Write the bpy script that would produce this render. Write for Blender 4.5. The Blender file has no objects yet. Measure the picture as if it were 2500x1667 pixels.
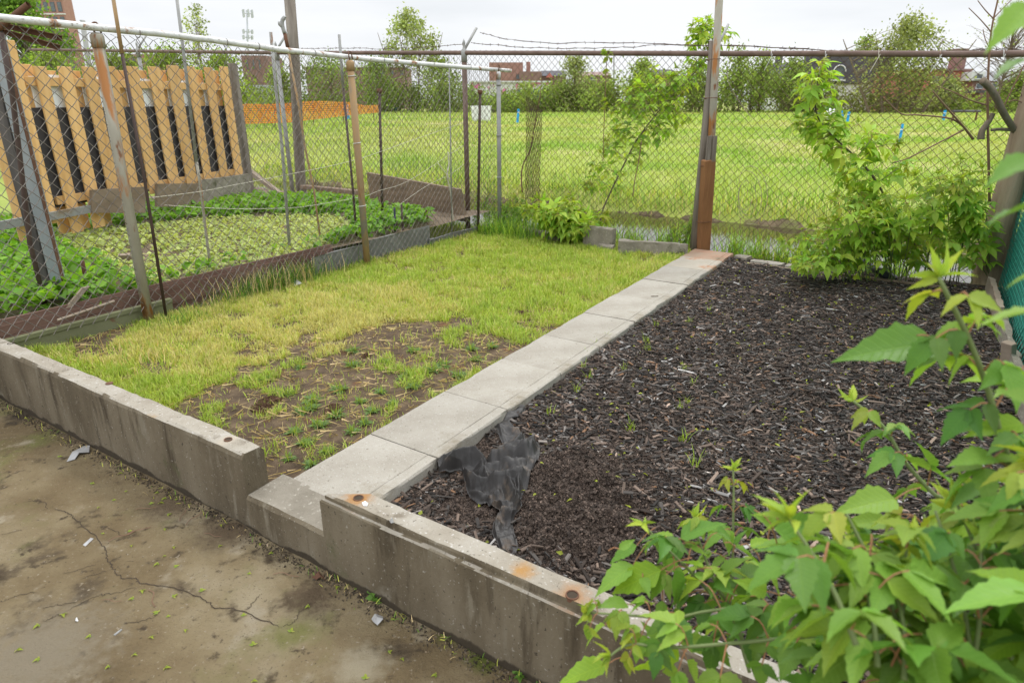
import bpy, math
import numpy as np
from mathutils import Matrix
C = bpy.context.scene.collection
rng = np.random.default_rng(7)
# ---------------------------------------------------------------- camera, sky, sun, exposure
F = 1580.0; CX = 1250.0; CY = 833.5; HC = 1.65
TH = math.atan((833.5 - 248) / F)
cam = bpy.data.cameras.new("camera"); co = bpy.data.objects.new("camera", cam); C.objects.link(co)
co.location = (0, 0, HC); co.rotation_euler = (math.pi / 2 - TH, 0, 0)
cam.sensor_width = 36.0; cam.lens = F / 2500 * 36; cam.clip_start = .05; cam.clip_end = 3000
cam.dof.use_dof = True; cam.dof.focus_distance = 4.2; cam.dof.aperture_fstop = 4.5
S = bpy.context.scene; S.camera = co
S.view_settings.view_transform = 'Standard'; S.view_settings.look = 'None'
S.view_settings.exposure = 0.2; S.view_settings.gamma = 1.0
w = bpy.data.worlds.new("World"); S.world = w; w.use_nodes = True
nt = w.node_tree; N = nt.nodes; L = nt.links
bg = N['Background']; bg.inputs['Strength'].default_value = .1
sky = N.new('ShaderNodeTexSky'); sky.sky_type = 'NISHITA'; sky.sun_disc = False
SUN_EL, SUN_AZ = math.radians(58), math.radians(215)
sky.sun_elevation = SUN_EL; sky.sun_rotation = SUN_AZ
tc = N.new('ShaderNodeTexCoord'); mp = N.new('ShaderNodeMapping'); L.new(tc.outputs['Generated'], mp.inputs[0])
mp.inputs['Scale'].default_value = (1.6, 1.6, 9); mp.inputs['Rotation'].default_value = (.12, -.1, .3)
nz = N.new('ShaderNodeTexNoise'); L.new(mp.outputs[0], nz.inputs['Vector'])
nz.inputs['Scale'].default_value = 1.1; nz.inputs['Detail'].default_value = 5; nz.inputs['Roughness'].default_value = .5
cr = N.new('ShaderNodeValToRGB'); L.new(nz.outputs['Fac'], cr.inputs[0])
cr.color_ramp.elements[0].position = .36; cr.color_ramp.elements[0].color = (.74, .775, .81, 1)
cr.color_ramp.elements[1].position = .62; cr.color_ramp.elements[1].color = (.94, .955, .98, 1)
sp = N.new('ShaderNodeSeparateXYZ'); L.new(tc.outputs['Generated'], sp.inputs[0])
mr = N.new('ShaderNodeMapRange'); L.new(sp.outputs['Z'], mr.inputs[0])     # overcast sky: zenith brighter than horizon
mr.inputs[1].default_value = .12; mr.inputs[2].default_value = .8; mr.inputs[3].default_value = 9.4; mr.inputs[4].default_value = 24.0
vm = N.new('ShaderNodeVectorMath'); vm.operation = 'SCALE'; L.new(cr.outputs[0], vm.inputs[0]); L.new(mr.outputs[0], vm.inputs['Scale'])
mx = N.new('ShaderNodeMix'); mx.data_type = 'RGBA'; mx.inputs[0].default_value = .95
L.new(sky.outputs[0], mx.inputs[6]); L.new(vm.outputs[0], mx.inputs[7]); L.new(mx.outputs[2], bg.inputs['Color'])
sl = bpy.data.lights.new("sun", 'SUN'); so = bpy.data.objects.new("sun", sl); C.objects.link(so)
sl.energy = 1.1; sl.angle = math.radians(11); sl.color = (1, .96, .88)
so.rotation_euler = (math.pi / 2 - SUN_EL, 0, math.radians(150))
# ---------------------------------------------------------------- frames: picture rays onto real planes, and the yard's own axes
ct, st = math.cos(TH), math.sin(TH)
def ray(px, py):
    a = (px - CX) / F; b = -(py - CY) / F
    return np.array([a, ct + b * st, -st + b * ct])
O3 = np.array([0, 0, HC])
def P(px, py, z=0.):
    d = ray(px, py); return O3 + d * ((z - HC) / d[2])
def PD(px, py, y):
    d = ray(px, py); return O3 + d * (y / d[1])
def PZ(px, py, zc): return O3 + ray(px, py) * zc
YO = np.array([-1.031, 2.484]); e1 = np.array([.538, .843]); e1 = e1 / np.linalg.norm(e1); e2 = np.array([-e1[1], e1[0]])
E1 = np.array([*e1, 0]); E2 = np.array([*e2, 0]); EZ = np.array([0, 0, 1.])
def Y(a, b, z=0.):
    q = YO + a * e1 + b * e2; return np.array([q[0], q[1], z])
def Yv(a, b, z):
    a = np.asarray(a, float); b = np.asarray(b, float); z = np.asarray(z, float) + 0 * a
    return np.stack([YO[0] + a * e1[0] + b * e2[0], YO[1] + a * e1[1] + b * e2[1], z], -1)
def AB(p):
    r = np.asarray(p)[..., :2] - YO; return r @ e1, r @ e2
def Pb(px, py, b):
    A = Y(0, b)[:2]; d = ray(px, py); t = (A @ e2) / (d[:2] @ e2); return O3 + d * t
def Pa(px, py, a):
    A = Y(a, 0)[:2]; d = ray(px, py); t = (A @ e1) / (d[:2] @ e1); return O3 + d * t
# ---------------------------------------------------------------- noise
def _h(i, j, s):
    v = np.sin(i * 127.1 + j * 311.7 + s * 74.7) * 43758.5453; return v - np.floor(v)
def vn(x, y, s=0):
    x = np.asarray(x, float); y = np.asarray(y, float)
    i = np.floor(x); j = np.floor(y); f = x - i; g = y - j; f = f * f * (3 - 2 * f); g = g * g * (3 - 2 * g)
    return (_h(i, j, s) * (1 - f) + _h(i + 1, j, s) * f) * (1 - g) + (_h(i, j + 1, s) * (1 - f) + _h(i + 1, j + 1, s) * f) * g
def fbm(x, y, s=0, o=4):
    t = 0; a = .5; n = 0
    for k in range(o): t = t + a * vn(x * 2 ** k, y * 2 ** k, s + k); n += a; a *= .5
    return t / n
def inpoly(x, y, poly):
    x = np.asarray(x); r = np.zeros(x.shape, bool); n = len(poly)
    for k in range(n):
        x0, y0 = poly[k]; x1, y1 = poly[(k + 1) % n]
        if y0 == y1: continue
        c = ((y0 > y) != (y1 > y)) & (x < (x1 - x0) * (y - y0) / (y1 - y0) + x0); r ^= c
    return r
def abpoly(pts, z=0.): return [tuple(float(v) for v in AB(P(x, y, z))) for x, y in pts]
# ---------------------------------------------------------------- mesh building
class MB:
    def __init__(s): s.v = []; s.f = []; s.n = 0; s.c = []; s.l = []; s.s = []
    def add(s, v, fs, c=None, lp=None, sm=False):
        v = np.asarray(v, float).reshape(-1, 3)
        if not isinstance(fs, (list, tuple)): fs = [fs]
        for f in fs:
            f = np.asarray(f, int)
            if f.size: s.f.append(f + s.n); s.s.append(np.full(f.shape[0], sm and f.shape[1] < 5))
        s.v.append(v); s.n += len(v)
        s.c.append(np.broadcast_to(np.asarray([.5, .5, .5] if c is None else c, float), (len(v), 3)))
        s.l.append(np.zeros((len(v), 3)) if lp is None else lp)
    def build(s, name, mat, root=None, smooth=False, org=None):
        v = np.concatenate(s.v)
        if root is not None:
            o0 = np.zeros(3); q = root
            while q is not None: o0 = o0 + np.array(q.location); q = q.parent
        elif org is not None: o0 = np.asarray(org, float)
        else:
            lo = v.min(0); hi = v.max(0); o0 = np.array([(lo[0] + hi[0]) / 2, (lo[1] + hi[1]) / 2, lo[2]])
        me = bpy.data.meshes.new(name); v = v - o0
        me.vertices.add(len(v)); me.vertices.foreach_set('co', v.ravel().astype(np.float32))
        li = np.concatenate([f.ravel() for f in s.f]); sz = np.concatenate([np.full(f.shape[0], f.shape[1]) for f in s.f])
        me.loops.add(len(li)); me.loops.foreach_set('vertex_index', li.astype(np.int32))
        stt = np.concatenate([[0], np.cumsum(sz)[:-1]])
        me.polygons.add(len(sz)); me.polygons.foreach_set('loop_start', stt.astype(np.int32)); me.polygons.foreach_set('loop_total', sz.astype(np.int32))
        me.polygons.foreach_set('use_smooth', np.concatenate(s.s) | smooth)
        ca = me.color_attributes.new('Col', 'FLOAT_COLOR', 'POINT')
        cc = np.concatenate(s.c); ca.data.foreach_set('color', np.c_[cc, np.ones(len(cc))].ravel().astype(np.float32))
        la = me.attributes.new('lp', 'FLOAT_VECTOR', 'POINT'); la.data.foreach_set('vector', np.concatenate(s.l).ravel().astype(np.float32))
        me.update(calc_edges=True)
        me.materials.append(mat)
        o = bpy.data.objects.new(name, me); C.objects.link(o)
        if root is not None: o.parent = root
        else: o.location = o0
        return o
def tag(o, label=None, cat=None, group=None, kind=None):
    for k, v in (('label', label), ('category', cat), ('group', group), ('kind', kind)):
        if v: o[k] = v
    return o
def thing(name, label, cat, loc, group=None):
    o = bpy.data.objects.new(name, None); C.objects.link(o); o.location = tuple(loc); o.empty_display_size = .1
    return tag(o, label, cat, group)
def copytree(o, parent=None):
    c = o.copy(); C.objects.link(c); c.parent = parent
    for ch in list(o.children): copytree(ch, c)
    return c
def unit(v): v = np.asarray(v, float); return v / (np.linalg.norm(v, axis=-1, keepdims=True) + 1e-12)
def tube(mb, pts, r, n=8, caps=True, c=None):
    pts = np.asarray(pts, float); K = len(pts); r = np.broadcast_to(np.asarray(r, float), (K,))
    t = np.gradient(pts, axis=0); t = unit(t); u = np.cross(t[0], [0, 0, 1.]); 
    if np.linalg.norm(u) < .1: u = np.cross(t[0], [1., 0, 0])
    u = unit(u); ang = np.arange(n) / n * 2 * np.pi; V = []
    for k in range(K):
        u = unit(u - t[k] * (u @ t[k])); v = np.cross(t[k], u)
        V.append(pts[k] + r[k] * (np.cos(ang)[:, None] * u + np.sin(ang)[:, None] * v))
    V = np.concatenate(V); f = []
    i = np.arange(n); j = (i + 1) % n
    f = np.concatenate([np.stack([k * n + i, k * n + j, (k + 1) * n + j, (k + 1) * n + i], 1) for k in range(K - 1)])
    fs = [f]
    mb.add(V, fs, c, sm=n > 4)
    if caps: s0 = mb.n - len(V); mb.f += [i[::-1][None] + s0, ((K - 1) * n + i)[None] + s0]; mb.s += [np.zeros(1, bool)] * 2
def bez(pts, n=24):
    pts = np.asarray(pts, float); K = len(pts); x = np.linspace(0, K - 1, n); i = np.clip(np.floor(x).astype(int), 0, K - 2); f = (x - i)[:, None]
    p0 = pts[np.clip(i - 1, 0, K - 1)]; p1 = pts[i]; p2 = pts[i + 1]; p3 = pts[np.clip(i + 2, 0, K - 1)]
    return .5 * (2 * p1 + (p2 - p0) * f + (2 * p0 - 5 * p1 + 4 * p2 - p3) * f ** 2 + (3 * p1 - p0 - 3 * p2 + p3) * f ** 3)
BF = np.array([[0, 3, 2, 1], [4, 5, 6, 7], [0, 1, 5, 4], [1, 2, 6, 5], [2, 3, 7, 6], [3, 0, 4, 7]])
def box(mb, c, sx, sy, sz, X=(1, 0, 0), Yx=(0, 1, 0), Z=(0, 0, 1), col=None, bev=0.):
    c = np.asarray(c, float); X, Yx, Z = (np.asarray(q, float) for q in (X, Yx, Z))
    if bev <= 0:
        s8 = np.array([[-1, -1, -1], [1, -1, -1], [1, 1, -1], [-1, 1, -1], [-1, -1, 1], [1, -1, 1], [1, 1, 1], [-1, 1, 1]]) * .5
        q = s8 * [sx, sy, sz]; mb.add(c + q[:, :1] * X + q[:, 1:2] * Yx + q[:, 2:] * Z, [BF], col)
    else:
        prof = [(-sx / 2 + bev, -sy / 2), (sx / 2 - bev, -sy / 2), (sx / 2, -sy / 2 + bev), (sx / 2, sy / 2 - bev), (sx / 2 - bev, sy / 2), (-sx / 2 + bev, sy / 2), (-sx / 2, sy / 2 - bev), (-sx / 2, -sy / 2 + bev)]
        pr = np.array(prof); ins = pr * [1 - 2 * bev / sx, 1 - 2 * bev / sy]
        rings = [(ins, -sz / 2), (pr, -sz / 2 + bev), (pr, sz / 2 - bev), (ins, sz / 2)]
        V = np.concatenate([c + r[:, :1] * X + r[:, 1:] * Yx + z * Z for r, z in rings]); i = np.arange(8); j = (i + 1) % 8
        f = np.concatenate([np.stack([k * 8 + i, k * 8 + j, (k + 1) * 8 + j, (k + 1) * 8 + i], 1) for k in range(3)])
        mb.add(V, [f, i[::-1][None], (24 + i)[None]], col)
def extr(mb, prof, A, B, up=EZ, K=2, jit=0., js=6., seed=0, shear=0., c=None, chip=0.):
    """sweep a closed profile of (out, z) points from A to B; out is to the right of A->B"""
    A = np.asarray(A, float); B = np.asarray(B, float); pr = np.asarray(prof, float); n = len(pr)
    d = unit(B - A); out = unit(np.cross(d, up)); V = []
    for k in range(K):
        t = k / (K - 1); q = A + (B - A) * t
        v = q + pr[:, :1] * out + pr[:, 1:] * np.asarray(up)
        if shear: v = v + d * (pr[:, :1] * shear * (1 - t))
        if jit:
            s = t * np.linalg.norm(B - A)
            for m in range(n):
                v[m] += out * (fbm(s * js, m * 3.1 + seed, seed) - .5) * jit + np.asarray(up) * (fbm(s * js, m * 2.3 + 50, seed + 9) - .5) * jit
        if chip:
            s = t * np.linalg.norm(B - A); zm = pr[:, 1].max()
            for m in range(n):
                if pr[m, 1] > zm - .03:
                    side_ = 1 if pr[m, 0] < pr[:, 0].mean() else -1; g = max(0., float(fbm(s * 5, side_ * 7. + seed, seed + 5)) - .52) * chip * (1.6 if abs(pr[m, 1] - zm) > .003 else .5) * (pr[:, 0].min() + .03 > pr[m, 0] or pr[m, 0] > pr[:, 0].max() - .03)
                    v[m] += out * side_ * g - np.asarray(up) * g * .8
        V.append(v)
    V = np.concatenate(V); i = np.arange(n); j = (i + 1) % n
    f = np.concatenate([np.stack([k * n + i, k * n + j, (k + 1) * n + j, (k + 1) * n + i], 1) for k in range(K - 1)])
    mb.add(V, [f, i[::-1][None], ((K - 1) * n + i)[None]], c)
def grid(mb, X, Yy, Z, c=None):
    n, m = X.shape; V = np.stack([X, Yy, Z], -1).reshape(-1, 3); i = np.arange(n * m).reshape(n, m)
    f = np.stack([i[:-1, :-1], i[1:, :-1], i[1:, 1:], i[:-1, 1:]], -1).reshape(-1, 4); mb.add(V, [f], c, sm=True)
def inst(mb, T, pos, ax, sc, col, lp=True):
    V, Fs = T; n = len(pos); k = len(V); sc = np.asarray(sc, float)
    if sc.ndim == 1: sc = sc[:, None] * np.ones(3)
    W = np.einsum('nki,nij->nkj', V[None] * sc[:, None, :], ax) + pos[:, None, :]
    off = (np.arange(n) * k)[:, None, None]
    fs = [(f[None] + off).reshape(-1, f.shape[1]) for f in Fs]
    mb.add(W.reshape(-1, 3), fs, np.repeat(col, k, 0), np.tile(V, (n, 1)) if lp else None, sm=T is not CHIP)
def frames(X, Nn):
    X = unit(X); Yd = unit(np.cross(Nn, X)); Z = np.cross(X, Yd); return np.stack([X, Yd, Z], 1)
def rdir(n, r=rng):
    v = r.normal(size=(n, 3)); return unit(v)
# templates -------------------------------------------------------
def leafT(nl=9, nw=5, ratio=.5, fold=.25, droop=.18, tooth=0.):
    t = np.linspace(0, 1, nl); w_ = np.sin(np.pi * np.clip(t, 0, 1) ** .72) ** .85 * (1 - .62 * t ** 1.6) * ratio / 2 * 1.25
    w_[0] = .006; w_[-1] = .002
    if tooth: w_[1:-1] *= 1 + tooth * ((np.arange(nl - 2) % 2) * 2 - 1)
    y = np.linspace(-1, 1, nw); X = np.repeat(t[:, None], nw, 1); Yy = w_[:, None] * y[None]
    Z = fold * np.abs(Yy) - droop * X ** 2 + .012 * np.sin(X * 24) * (np.abs(y)[None])
    i = np.arange(nl * nw).reshape(nl, nw); f = np.stack([i[:-1, :-1], i[1:, :-1], i[1:, 1:], i[:-1, 1:]], -1).reshape(-1, 4)
    return np.stack([X, Yy, Z], -1).reshape(-1, 3), [f]
LEAF = leafT(13, 5, .47, .34, .24, .09); LEAFM = leafT(6, 3, .44, .32, .24); LEAFS = leafT(4, 3, .62, .25, .2); ROUND = leafT(6, 3, .8, .3, .35)
BLADE = (np.array([[0, -.5, 0], [0, .5, 0], [.5, -.42, .10], [.5, .42, .10], [.85, -.2, .02], [.85, .2, .02], [1, 0, -.06]]) * [1, 1, 1.], [np.array([[0, 2, 3, 1], [2, 4, 5, 3]]), np.array([[4, 6, 5]])])
QUAD = (np.array([[0, -.5, 0], [0, .5, 0], [1, -.35, .1], [1, .35, -.1]]), [np.array([[0, 2, 3, 1]])])
CHIP = (np.array([[-.5, -.5, -.5], [.5, -.38, -.5], [.46, .3, -.5], [-.4, .5, -.5], [-.46, -.36, .5], [.48, -.3, .5], [.36, .34, .5], [-.5, .3, .5]]), [BF])
# ---------------------------------------------------------------- materials
def mat(name, stops, scale=5., detail=6., rough=.85, bump=.0, bscale=60., stretch=(1, 1, 1), spec=.3, metal=0., patches=(), attr=0., transl=0., rnd=0., veins=0., spots=(), damp=None):
    m = bpy.data.materials.new(name); m.use_nodes = True; t = m.node_tree; N = t.nodes; L = t.links
    b = N['Principled BSDF']; b.inputs['Roughness'].default_value = rough; b.inputs['Specular IOR Level'].default_value = spec; b.inputs['Metallic'].default_value = metal
    tc = N.new('ShaderNodeTexCoord')
    def noise(sc, de, stt, ro=.6):
        mp = N.new('ShaderNodeMapping'); mp.inputs['Scale'].default_value = stt; L.new(tc.outputs['Object'], mp.inputs[0])
        n = N.new('ShaderNodeTexNoise'); n.inputs['Scale'].default_value = sc; n.inputs['Detail'].default_value = de; n.inputs['Roughness'].default_value = ro
        L.new(mp.outputs[0], n.inputs['Vector']); return n.outputs['Fac']
    def mixc(fac, a, c, mode='MIX'):
        x = N.new('ShaderNodeMix'); x.data_type = 'RGBA'; x.blend_type = mode
        for s_, v in ((0, fac), (6, a), (7, c)):
            if isinstance(v, (int, float)): x.inputs[s_].default_value = v
            elif isinstance(v, tuple): x.inputs[s_].default_value = (*v[:3], 1)
            else: L.new(v, x.inputs[s_])
        return x.outputs[2]
    def ramp(v, lo, hi):
        r = N.new('ShaderNodeMapRange'); r.interpolation_type = 'SMOOTHSTEP'; r.inputs[1].default_value = lo; r.inputs[2].default_value = hi; L.new(v, r.inputs[0]); return r.outputs[0]
    n0 = noise(scale, detail, stretch)
    cr = N.new('ShaderNodeValToRGB'); L.new(n0, cr.inputs[0]); el = cr.color_ramp.elements
    if len(stops) == 1: stops = [(.3, stops[0]), (.7, stops[0])]
    elif len(stops[0]) != 2: stops = [(.3 + .4 * k / (len(stops) - 1), c) for k, c in enumerate(stops)]
    while len(el) < len(stops): el.new(.5)
    for e, (p_, c_) in zip(el, stops): e.position = p_; e.color = (*c_, 1)
    out = cr.outputs[0]
    for (pc, psc, lo, hi, pst) in patches: out = mixc(ramp(noise(psc, 6., pst), lo, hi), out, pc)
    for (loc, rad, scol) in spots:      # stains round a fixed place of the thing
        vd = N.new('ShaderNodeVectorMath'); vd.operation = 'DISTANCE'; L.new(tc.outputs['Object'], vd.inputs[0]); vd.inputs[1].default_value = tuple(loc)
        ad = N.new('ShaderNodeMath'); ad.operation = 'MULTIPLY_ADD'; L.new(noise(28., 4., (1, 1, 1)), ad.inputs[0]); ad.inputs[1].default_value = rad * 1.1; L.new(vd.outputs['Value'], ad.inputs[2])
        out = mixc(ramp(ad.outputs[0], rad * 1.5, rad * .7), out, scol)
    if damp:                            # tide mark of damp and dirt along the foot
        sz_ = N.new('ShaderNodeSeparateXYZ'); L.new(tc.outputs['Object'], sz_.inputs[0])
        ad = N.new('ShaderNodeMath'); ad.operation = 'MULTIPLY_ADD'; L.new(noise(4., 5., (1, 1, .4)), ad.inputs[0]); ad.inputs[1].default_value = -.13; L.new(sz_.outputs['Z'], ad.inputs[2])
        out = mixc(ramp(ad.outputs[0], damp[0] + .006, damp[0] - .006), out, damp[1])
    if attr:
        at = N.new('ShaderNodeAttribute'); at.attribute_name = 'Col'; out = mixc(attr, out, at.outputs['Color'])
    if rnd:
        oi = N.new('ShaderNodeObjectInfo'); r = N.new('ShaderNodeMapRange'); r.inputs[3].default_value = 1 - rnd; r.inputs[4].default_value = 1 + rnd; L.new(oi.outputs['Random'], r.inputs[0])
        hv = N.new('ShaderNodeHueSaturation'); L.new(r.outputs[0], hv.inputs['Value']); L.new(out, hv.inputs['Color']); out = hv.outputs[0]
    if veins:
        at = N.new('ShaderNodeAttribute'); at.attribute_name = 'lp'; sx = N.new('ShaderNodeSeparateXYZ'); L.new(at.outputs['Vector'], sx.inputs[0])
        ab = N.new('ShaderNodeMath'); ab.operation = 'ABSOLUTE'; L.new(sx.outputs['Y'], ab.inputs[0])
        ml = N.new('ShaderNodeMath'); ml.operation = 'MULTIPLY_ADD'; L.new(ab.outputs[0], ml.inputs[0]); ml.inputs[1].default_value = -.9; L.new(sx.outputs['X'], ml.inputs[2])
        fr = N.new('ShaderNodeMath'); fr.operation = 'PINGPONG'; L.new(ml.outputs[0], fr.inputs[0]); fr.inputs[1].default_value = .05
        v1 = ramp(fr.outputs[0], .012, .0); v2 = ramp(ab.outputs[0], .014, .004)
        mxm = N.new('ShaderNodeMath'); mxm.operation = 'MAXIMUM'; L.new(v1, mxm.inputs[0]); L.new(v2, mxm.inputs[1])
        mm = N.new('ShaderNodeMath'); mm.operation = 'MULTIPLY'; L.new(mxm.outputs[0], mm.inputs[0]); mm.inputs[1].default_value = veins
        hs = N.new('ShaderNodeMix'); hs.data_type = 'RGBA'; hs.blend_type = 'MULTIPLY'; L.new(mm.outputs[0], hs.inputs[0]); L.new(out, hs.inputs[6]); hs.inputs[7].default_value = (1.5, 1.35, 1.3, 1); out = hs.outputs[2]
        bp = N.new('ShaderNodeBump'); bp.inputs['Strength'].default_value = .35; bp.inputs['Distance'].default_value = .004; bp.invert = True
        L.new(mxm.outputs[0], bp.inputs['Height']); L.new(bp.outputs[0], b.inputs['Normal'])
    L.new(out, b.inputs['Base Color'])
    if bump:
        bp = N.new('ShaderNodeBump'); bp.inputs['Strength'].default_value = bump; bp.inputs['Distance'].default_value = .02
        L.new(noise(bscale, 8., stretch, .7), bp.inputs['Height']); L.new(bp.outputs[0], b.inputs['Normal'])
    if transl:
        tr = N.new('ShaderNodeBsdfTranslucent'); tcx = mixc(1., out, (1.15, 1.1, .55), 'MULTIPLY'); L.new(tcx, tr.inputs['Color'])
        ms = N.new('ShaderNodeMixShader'); ms.inputs[0].default_value = transl; L.new(b.outputs[0], ms.inputs[1]); L.new(tr.outputs[0], ms.inputs[2]); L.new(ms.outputs[0], N['Material Output'].inputs['Surface'])
    return m
V1 = (1, 1, 1)
M_top = None
M = {}
M['slab'] = mat('concrete_slab', [(.3, (.285, .255, .21)), (.5, (.35, .32, .27)), (.7, (.40, .37, .32))], 3.5, 12, .9, .5, 170, patches=[((.22, .185, .13), 2.2, .56, .72, V1), ((.44, .415, .375), 90, .58, .68, V1), ((.20, .175, .14), 60, .60, .70, V1), ((.13, .11, .085), 22, .66, .74, V1)], rnd=.06)
M['redslab'] = mat('stained_slab', [(.34, .27, .2), (.36, .2, .13)], 5, 8, .9, .3, 150, patches=[((.2, .17, .11), 3, .55, .7, V1)])
M['curb'] = mat('old_concrete', [(.2, .175, .135), (.33, .295, .24)], 6, 11, .95, .7, 90, patches=[((.10, .095, .055), 5, .54, .68, V1), ((.40, .37, .31), 50, .58, .68, V1)])
GP = lambda x, y: P(x, y, -.14) - np.array([0, 0, -.14])
M['patio'] = mat('patio_concrete', [(.3, (.085, .060, .032)), (.43, (.165, .122, .067)), (.53, (.22, .172, .10)), (.66, (.30, .25, .165))], 1.3, 14, .9, .9, 60, spec=.12, patches=[((.19, .165, .125), .8, .52, .66, V1), ((.085, .063, .04), 3.2, .56, .68, V1), ((.155, .15, .055), 2.0, .53, .70, V1), ((.30, .255, .18), 4.5, .57, .72, V1), ((.07, .052, .032), 6.5, .57, .70, V1), ((.07, .052, .034), 13, .60, .70, V1), ((.08, .06, .04), 45, .61, .72, V1), ((.31, .26, .19), 70, .61, .69, V1), ((.10, .077, .05), 140, .58, .72, V1)],
    spots=[(GP(90, 1600), .36, (.21, .175, .122)), (GP(1190, 1600), .10, (.085, .105, .02)), (GP(1110, 1540), .09, (.11, .115, .035)), (GP(760, 1455), .16, (.10, .072, .045)), (GP(560, 1300), .2, (.115, .083, .052)), (GP(420, 1230), .2, (.12, .088, .055)), (GP(60, 1010), .16, (.07, .055, .038)), (GP(880, 1620), .14, (.28, .24, .165))])
M['soil'] = mat('soil', [(.3, (.045, .030, .019)), (.55, (.085, .058, .037)), (.72, (.13, .09, .055))], 9, 10, .95, .8, 70, patches=[((.13, .07, .035), 5, .62, .72, V1)])
M['lawnsoil'] = mat('lawn_soil', [(.3, (.06, .04, .024)), (.5, (.11, .075, .046)), (.7, (.19, .135, .08))], 11, 12, .95, .9, 80, patches=[((.15, .075, .04), 4, .58, .68, V1)])
M['mulchsoil'] = mat('mulch_soil', [(.3, (.022, .015, .011)), (.5, (.052, .036, .026)), (.7, (.095, .068, .048))], 14, 10, .95, .9, 90)
M['chips'] = mat('mulch_chip', [(.5, .5, .5)], 30, 3, .75, .0, attr=1., spec=.22)
M['gardensoil'] = mat('garden_soil', [(.13, .095, .065), (.25, .19, .13)], 6, 9, .95, .7, 60)
M['grass'] = mat('grass_blade', [(.5, .5, .5)], 8, 2, .55, attr=1., transl=.3, spec=.3)
M['field'] = mat('field_ground', [(.3, (.17, .23, .04)), (.5, (.26, .31, .06)), (.7, (.37, .36, .11))], .35, 9, .95, .5, 9, patches=[((.40, .36, .15), .13, .50, .64, V1), ((.19, .14, .085), .8, .66, .76, V1)])
M['leaf'] = mat('leaf', [(.5, .5, .5)], 20, 3, .45, attr=1., transl=.42, spec=.35, veins=.5)
M['leafm'] = mat('small_leaf', [(.5, .5, .5)], 20, 3, .5, attr=1., transl=.46, spec=.3)
M['leaffar'] = mat('distant_foliage', [(.5, .5, .5)], 20, 3, .7, attr=1., transl=.3, spec=.2)
M['stem'] = mat('shrub_stem', [(.5, .5, .5)], 20, 4, .6, attr=1.)
M['petiole'] = mat('reddish_leaf_stalk', [(.30, .13, .07), (.25, .2, .07)], 30, 4, .6)
M['bark'] = mat('bark', [(.13, .10, .07), (.24, .19, .14)], 14, 8, .9, .6, 60, (1, 1, .25))
M['twig'] = mat('dry_twig', [(.17, .095, .06), (.22, .13, .085)], 20, 4, .8)
M['trunk'] = mat('weathered_trunk', [(.3, (.17, .12, .08)), (.5, (.32, .24, .165)), (.7, (.42, .33, .24))], 9, 9, .9, .7, 40, (1, 1, .12), patches=[((.15, .14, .07), 3, .6, .75, V1)])
M['wire'] = mat('chain_link_wire', [(.12, .10, .085), (.24, .215, .19)], 9, 4, .6, metal=.2)
M['wirerust'] = mat('rusty_wire', [(.09, .055, .038), (.13, .085, .06)], 9, 4, .75, metal=.2)
M['galv'] = mat('galvanised_rail', [(.3, (.52, .52, .51)), (.6, (.68, .68, .67))], 14, 8, .5, .15, 120, metal=.1, patches=[((.26, .13, .06), 7, .56, .66, V1), ((.34, .31, .28), 40, .59, .68, V1)])
M['rustpost'] = mat('rust_streaked_post', [(.27, .245, .19), (.38, .355, .29)], 9, 8, .65, .15, 90, (1, 1, .3), metal=.1, patches=[((.36, .155, .05), 7, .51, .60, (1, 1, .22)), ((.19, .085, .04), 14, .60, .70, (1, 1, .3))])
M['tanpost'] = mat('tan_rusted_post', [(.40, .245, .11), (.28, .2, .12)], 12, 8, .7, .2, 60, (1, 1, .15), patches=[((.22, .2, .155), 5, .5, .64, (1, 1, .4)), ((.24, .11, .05), 9, .58, .68, (1, 1, .25))])
M['greypost'] = mat('grey_pipe', [(.27, .27, .26), (.36, .355, .34)], 10, 6, .6, .1, 90, metal=.2, patches=[((.2, .11, .06), 10, .62, .74, (1, 1, .4))])
M['brown'] = mat('brown_painted_pipe', [(.055, .035, .03), (.085, .055, .045)], 14, 5, .6, .1, 80)
M['rust'] = mat('rust', [(.10, .048, .03), (.17, .085, .05)], 20, 7, .85, .4, 110)
M['railbrown'] = mat('rusted_rail', [(.12, .075, .06), (.19, .13, .105)], 10, 7, .7, .2, 90)
M['steel'] = mat('galvanised_channel', [(.24, .27, .29), (.36, .385, .40)], 7, 8, .5, .1, 60, (1, 1, .3), metal=.35, patches=[((.17, .09, .05), 6, .64, .74, (1, 1, .2))])
M['oldwood'] = mat('old_grey_wood', [(.3, (.13, .105, .085)), (.6, (.27, .235, .20))], 12, 9, .95, .6, 50, (1, 1, .1))
M['blackwood'] = mat('tarred_plank', [(.05, .045, .042), (.17, .155, .145)], 8, 9, .9, .5, 60, (1, 1, .12))
M['cedar'] = mat('cedar_board', [(.3, (.54, .31, .115)), (.5, (.62, .375, .15)), (.7, (.68, .44, .195))], 5, 8, .7, .2, 60, (3, 3, .3), rnd=.12, patches=[((.43, .21, .08), 5, .60, .72, (1, 1, .6))])
M['charcoal'] = mat('charcoal_panel', [(.05, .045, .047), (.065, .06, .06)], 4, 4, .75)
M['whitep'] = mat('white_panel', [(.74, .80, .84), (.82, .85, .87)], 3, 3, .5)
M['teal'] = mat('teal_tape', [(.05, .42, .38)], 3, 3, .5)
M['siding'] = mat('brown_siding', [(.3, (.115, .062, .047)), (.6, (.17, .10, .078))], 5, 8, .8, .3, 60, (.4, .4, 1.5), patches=[((.22, .18, .14), 9, .62, .72, (.3, .3, 1)), ((.20, .30, .27), 5, .73, .77, (.4, .4, 2))])
M['olive'] = mat('olive_painted_beam', [(.155, .165, .085), (.20, .205, .115)], 4, 7, .7, .15, 60, patches=[((.17, .09, .05), 5, .64, .73, V1)])
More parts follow.
